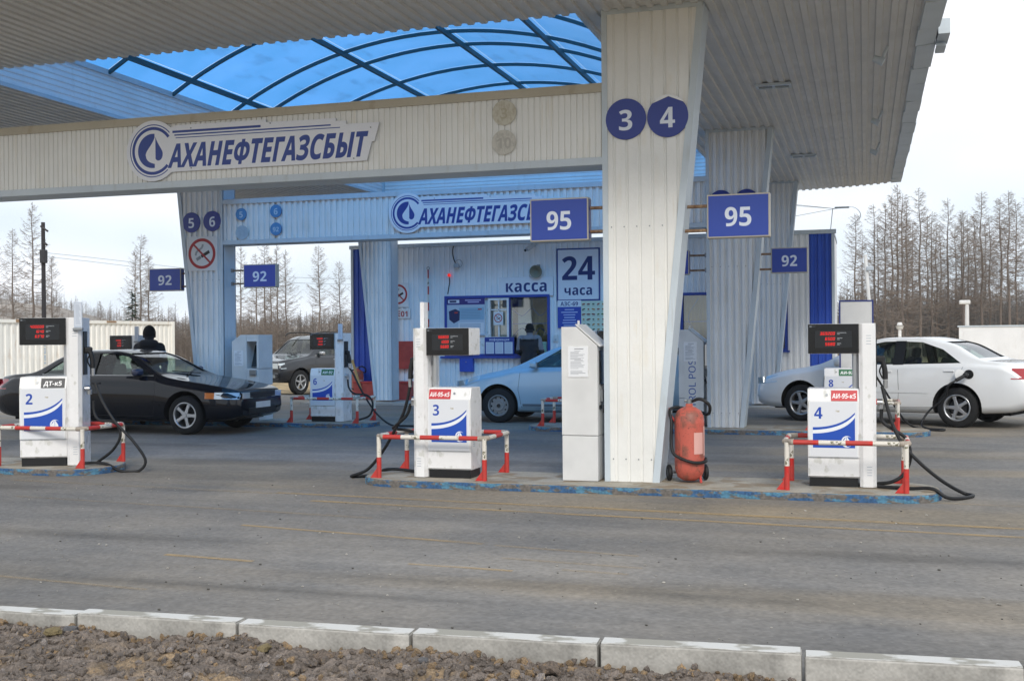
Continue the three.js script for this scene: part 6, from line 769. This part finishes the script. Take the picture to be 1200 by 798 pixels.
function plantLarch(list, label, group, seed) { const r = rng(seed); list.forEach(([x, z, h], i) => { const t = thing('larch_tree', label, 'tree', [x, -0.35, z], r() * 6.28, group), L = larches[Math.floor(r() * 4)], s = (h + 0.35) / 10; const a = mesh('trunk', L.trunk, bark), b = mesh('crown', L.crown, twigM); t.add(a, b); t.scale.set(s * 0.95, s, s * 0.95); }); }
plantLarch([[-0.5, -77.3, 9.4], [0.7, -83.9, 10.7], [1.4, -82.1, 10.6], [2.0, -88.5, 11.9], [2.3, -84.4, 12.1], [2.5, -80.3, 10.9], [3.9, -100.6, 10.9], [3.7, -82.8, 11.5], [4.8, -95.7, 10.9], [4.6, -85.1, 10.1], [6.2, -102.4, 10.8], [5.8, -87.6, 11.3], [7.1, -98.5, 10.4], [6.6, -84.7, 10.1], [7.7, -94.5, 10.6], [7.9, -86.2, 11.5], [9.8, -103.5, 10.8], [8.9, -90.7, 10.3], [9.2, -86.6, 11.1], [9.0, -80.2, 10.8], [11.0, -93.4, 11.5], [11.1, -87.1, 11.2], [13.0, -91.9, 11.0], [12.9, -85.6, 11.2], [-0.1, -102.5, 10.1], [3.6, -105.8, 12.9], [9.4, -107.6, 10.6], [3.1, -90, 10.2], [5.2, -91, 9.8], [6.9, -90, 10.4], [8.4, -97, 11], [10.2, -96, 10.6], [1.1, -95, 10.3]], 'bare larch in the row of tall trees at the right', 'bare larches at the right', 5);
plantLarch([[-45.9, -54.9, 9.6], [-49.9, -57.9, 8.5], [-52.8, -59.1, 9.7], [-57.1, -70.3, 7.8]], 'bare larch beside the utility pole at the far left', 'bare larches by the pole', 6);
plantLarch([[-43.9, -61.8, 7.3], [-39.9, -56.7, 7.7], [-44.3, -63.8, 7.2]], 'bare larch in the clump behind the container', 'bare larches behind the container', 7);
plantLarch([[-33.4, -56.7, 6.8], [-36.6, -64.0, 7.0], [-33.1, -58.9, 7.2], [-38.7, -69.7, 7.3], [-34.4, -62.7, 7.4], [-39.7, -73.6, 8.0]], 'bare larch behind the left column and its 92 box', 'bare larches behind the left column', 8);
plantLarch([[-30.1, -59.8, 7.0], [-39.5, -82.0, 7.7], [-36.0, -77.9, 7.7]], 'bare larch standing above pump number six', 'bare larches above pump six', 9);
plantLarch([[-76.7, -101.9, 5.8], [-69.6, -104.1, 5.1], [-82.1, -110.7, 5.2]], 'small distant bare tree on the skyline above the container', 'small skyline trees', 10);
{ // one small spruce among them
  const t = thing('spruce_tree', 'small dark green spruce among the bare trees behind the container', 'tree', [-38.0, -0.35, -53.2]), r = rng(61), H = 4.7, G = []; part('trunk', rod([0, 0, 0], [0, H, 0], 0.08, 7, 0.015), barkD, t);
  for (let i = 0; i < 90; i++) { const u = 0.1 + 0.88 * i / 90, a = r() * 6.28, L = (1 - u) * 1.35 * (0.7 + 0.4 * r()) + 0.1, n = Math.round(5 + 10 * L); for (let k = 0; k < n; k++) { const s = L * (0.15 + 0.85 * k / n), x = Math.cos(a) * s, z = Math.sin(a) * s, y = u * H - s * 0.3 + 0.12 * s * s; for (const d of [-1, 1]) { const aa = a + d * 0.8, l = 0.09 + 0.1 * r(); G.push(rod([x, y, z], [x + Math.cos(aa) * l, y - 0.03, z + Math.sin(aa) * l], 0.016, 3, 0.006)); } } }
  part('crown', G, M({ color: 0x2b3a2a, roughness: 1 }), t);
}
renderer.render(scene, camera);
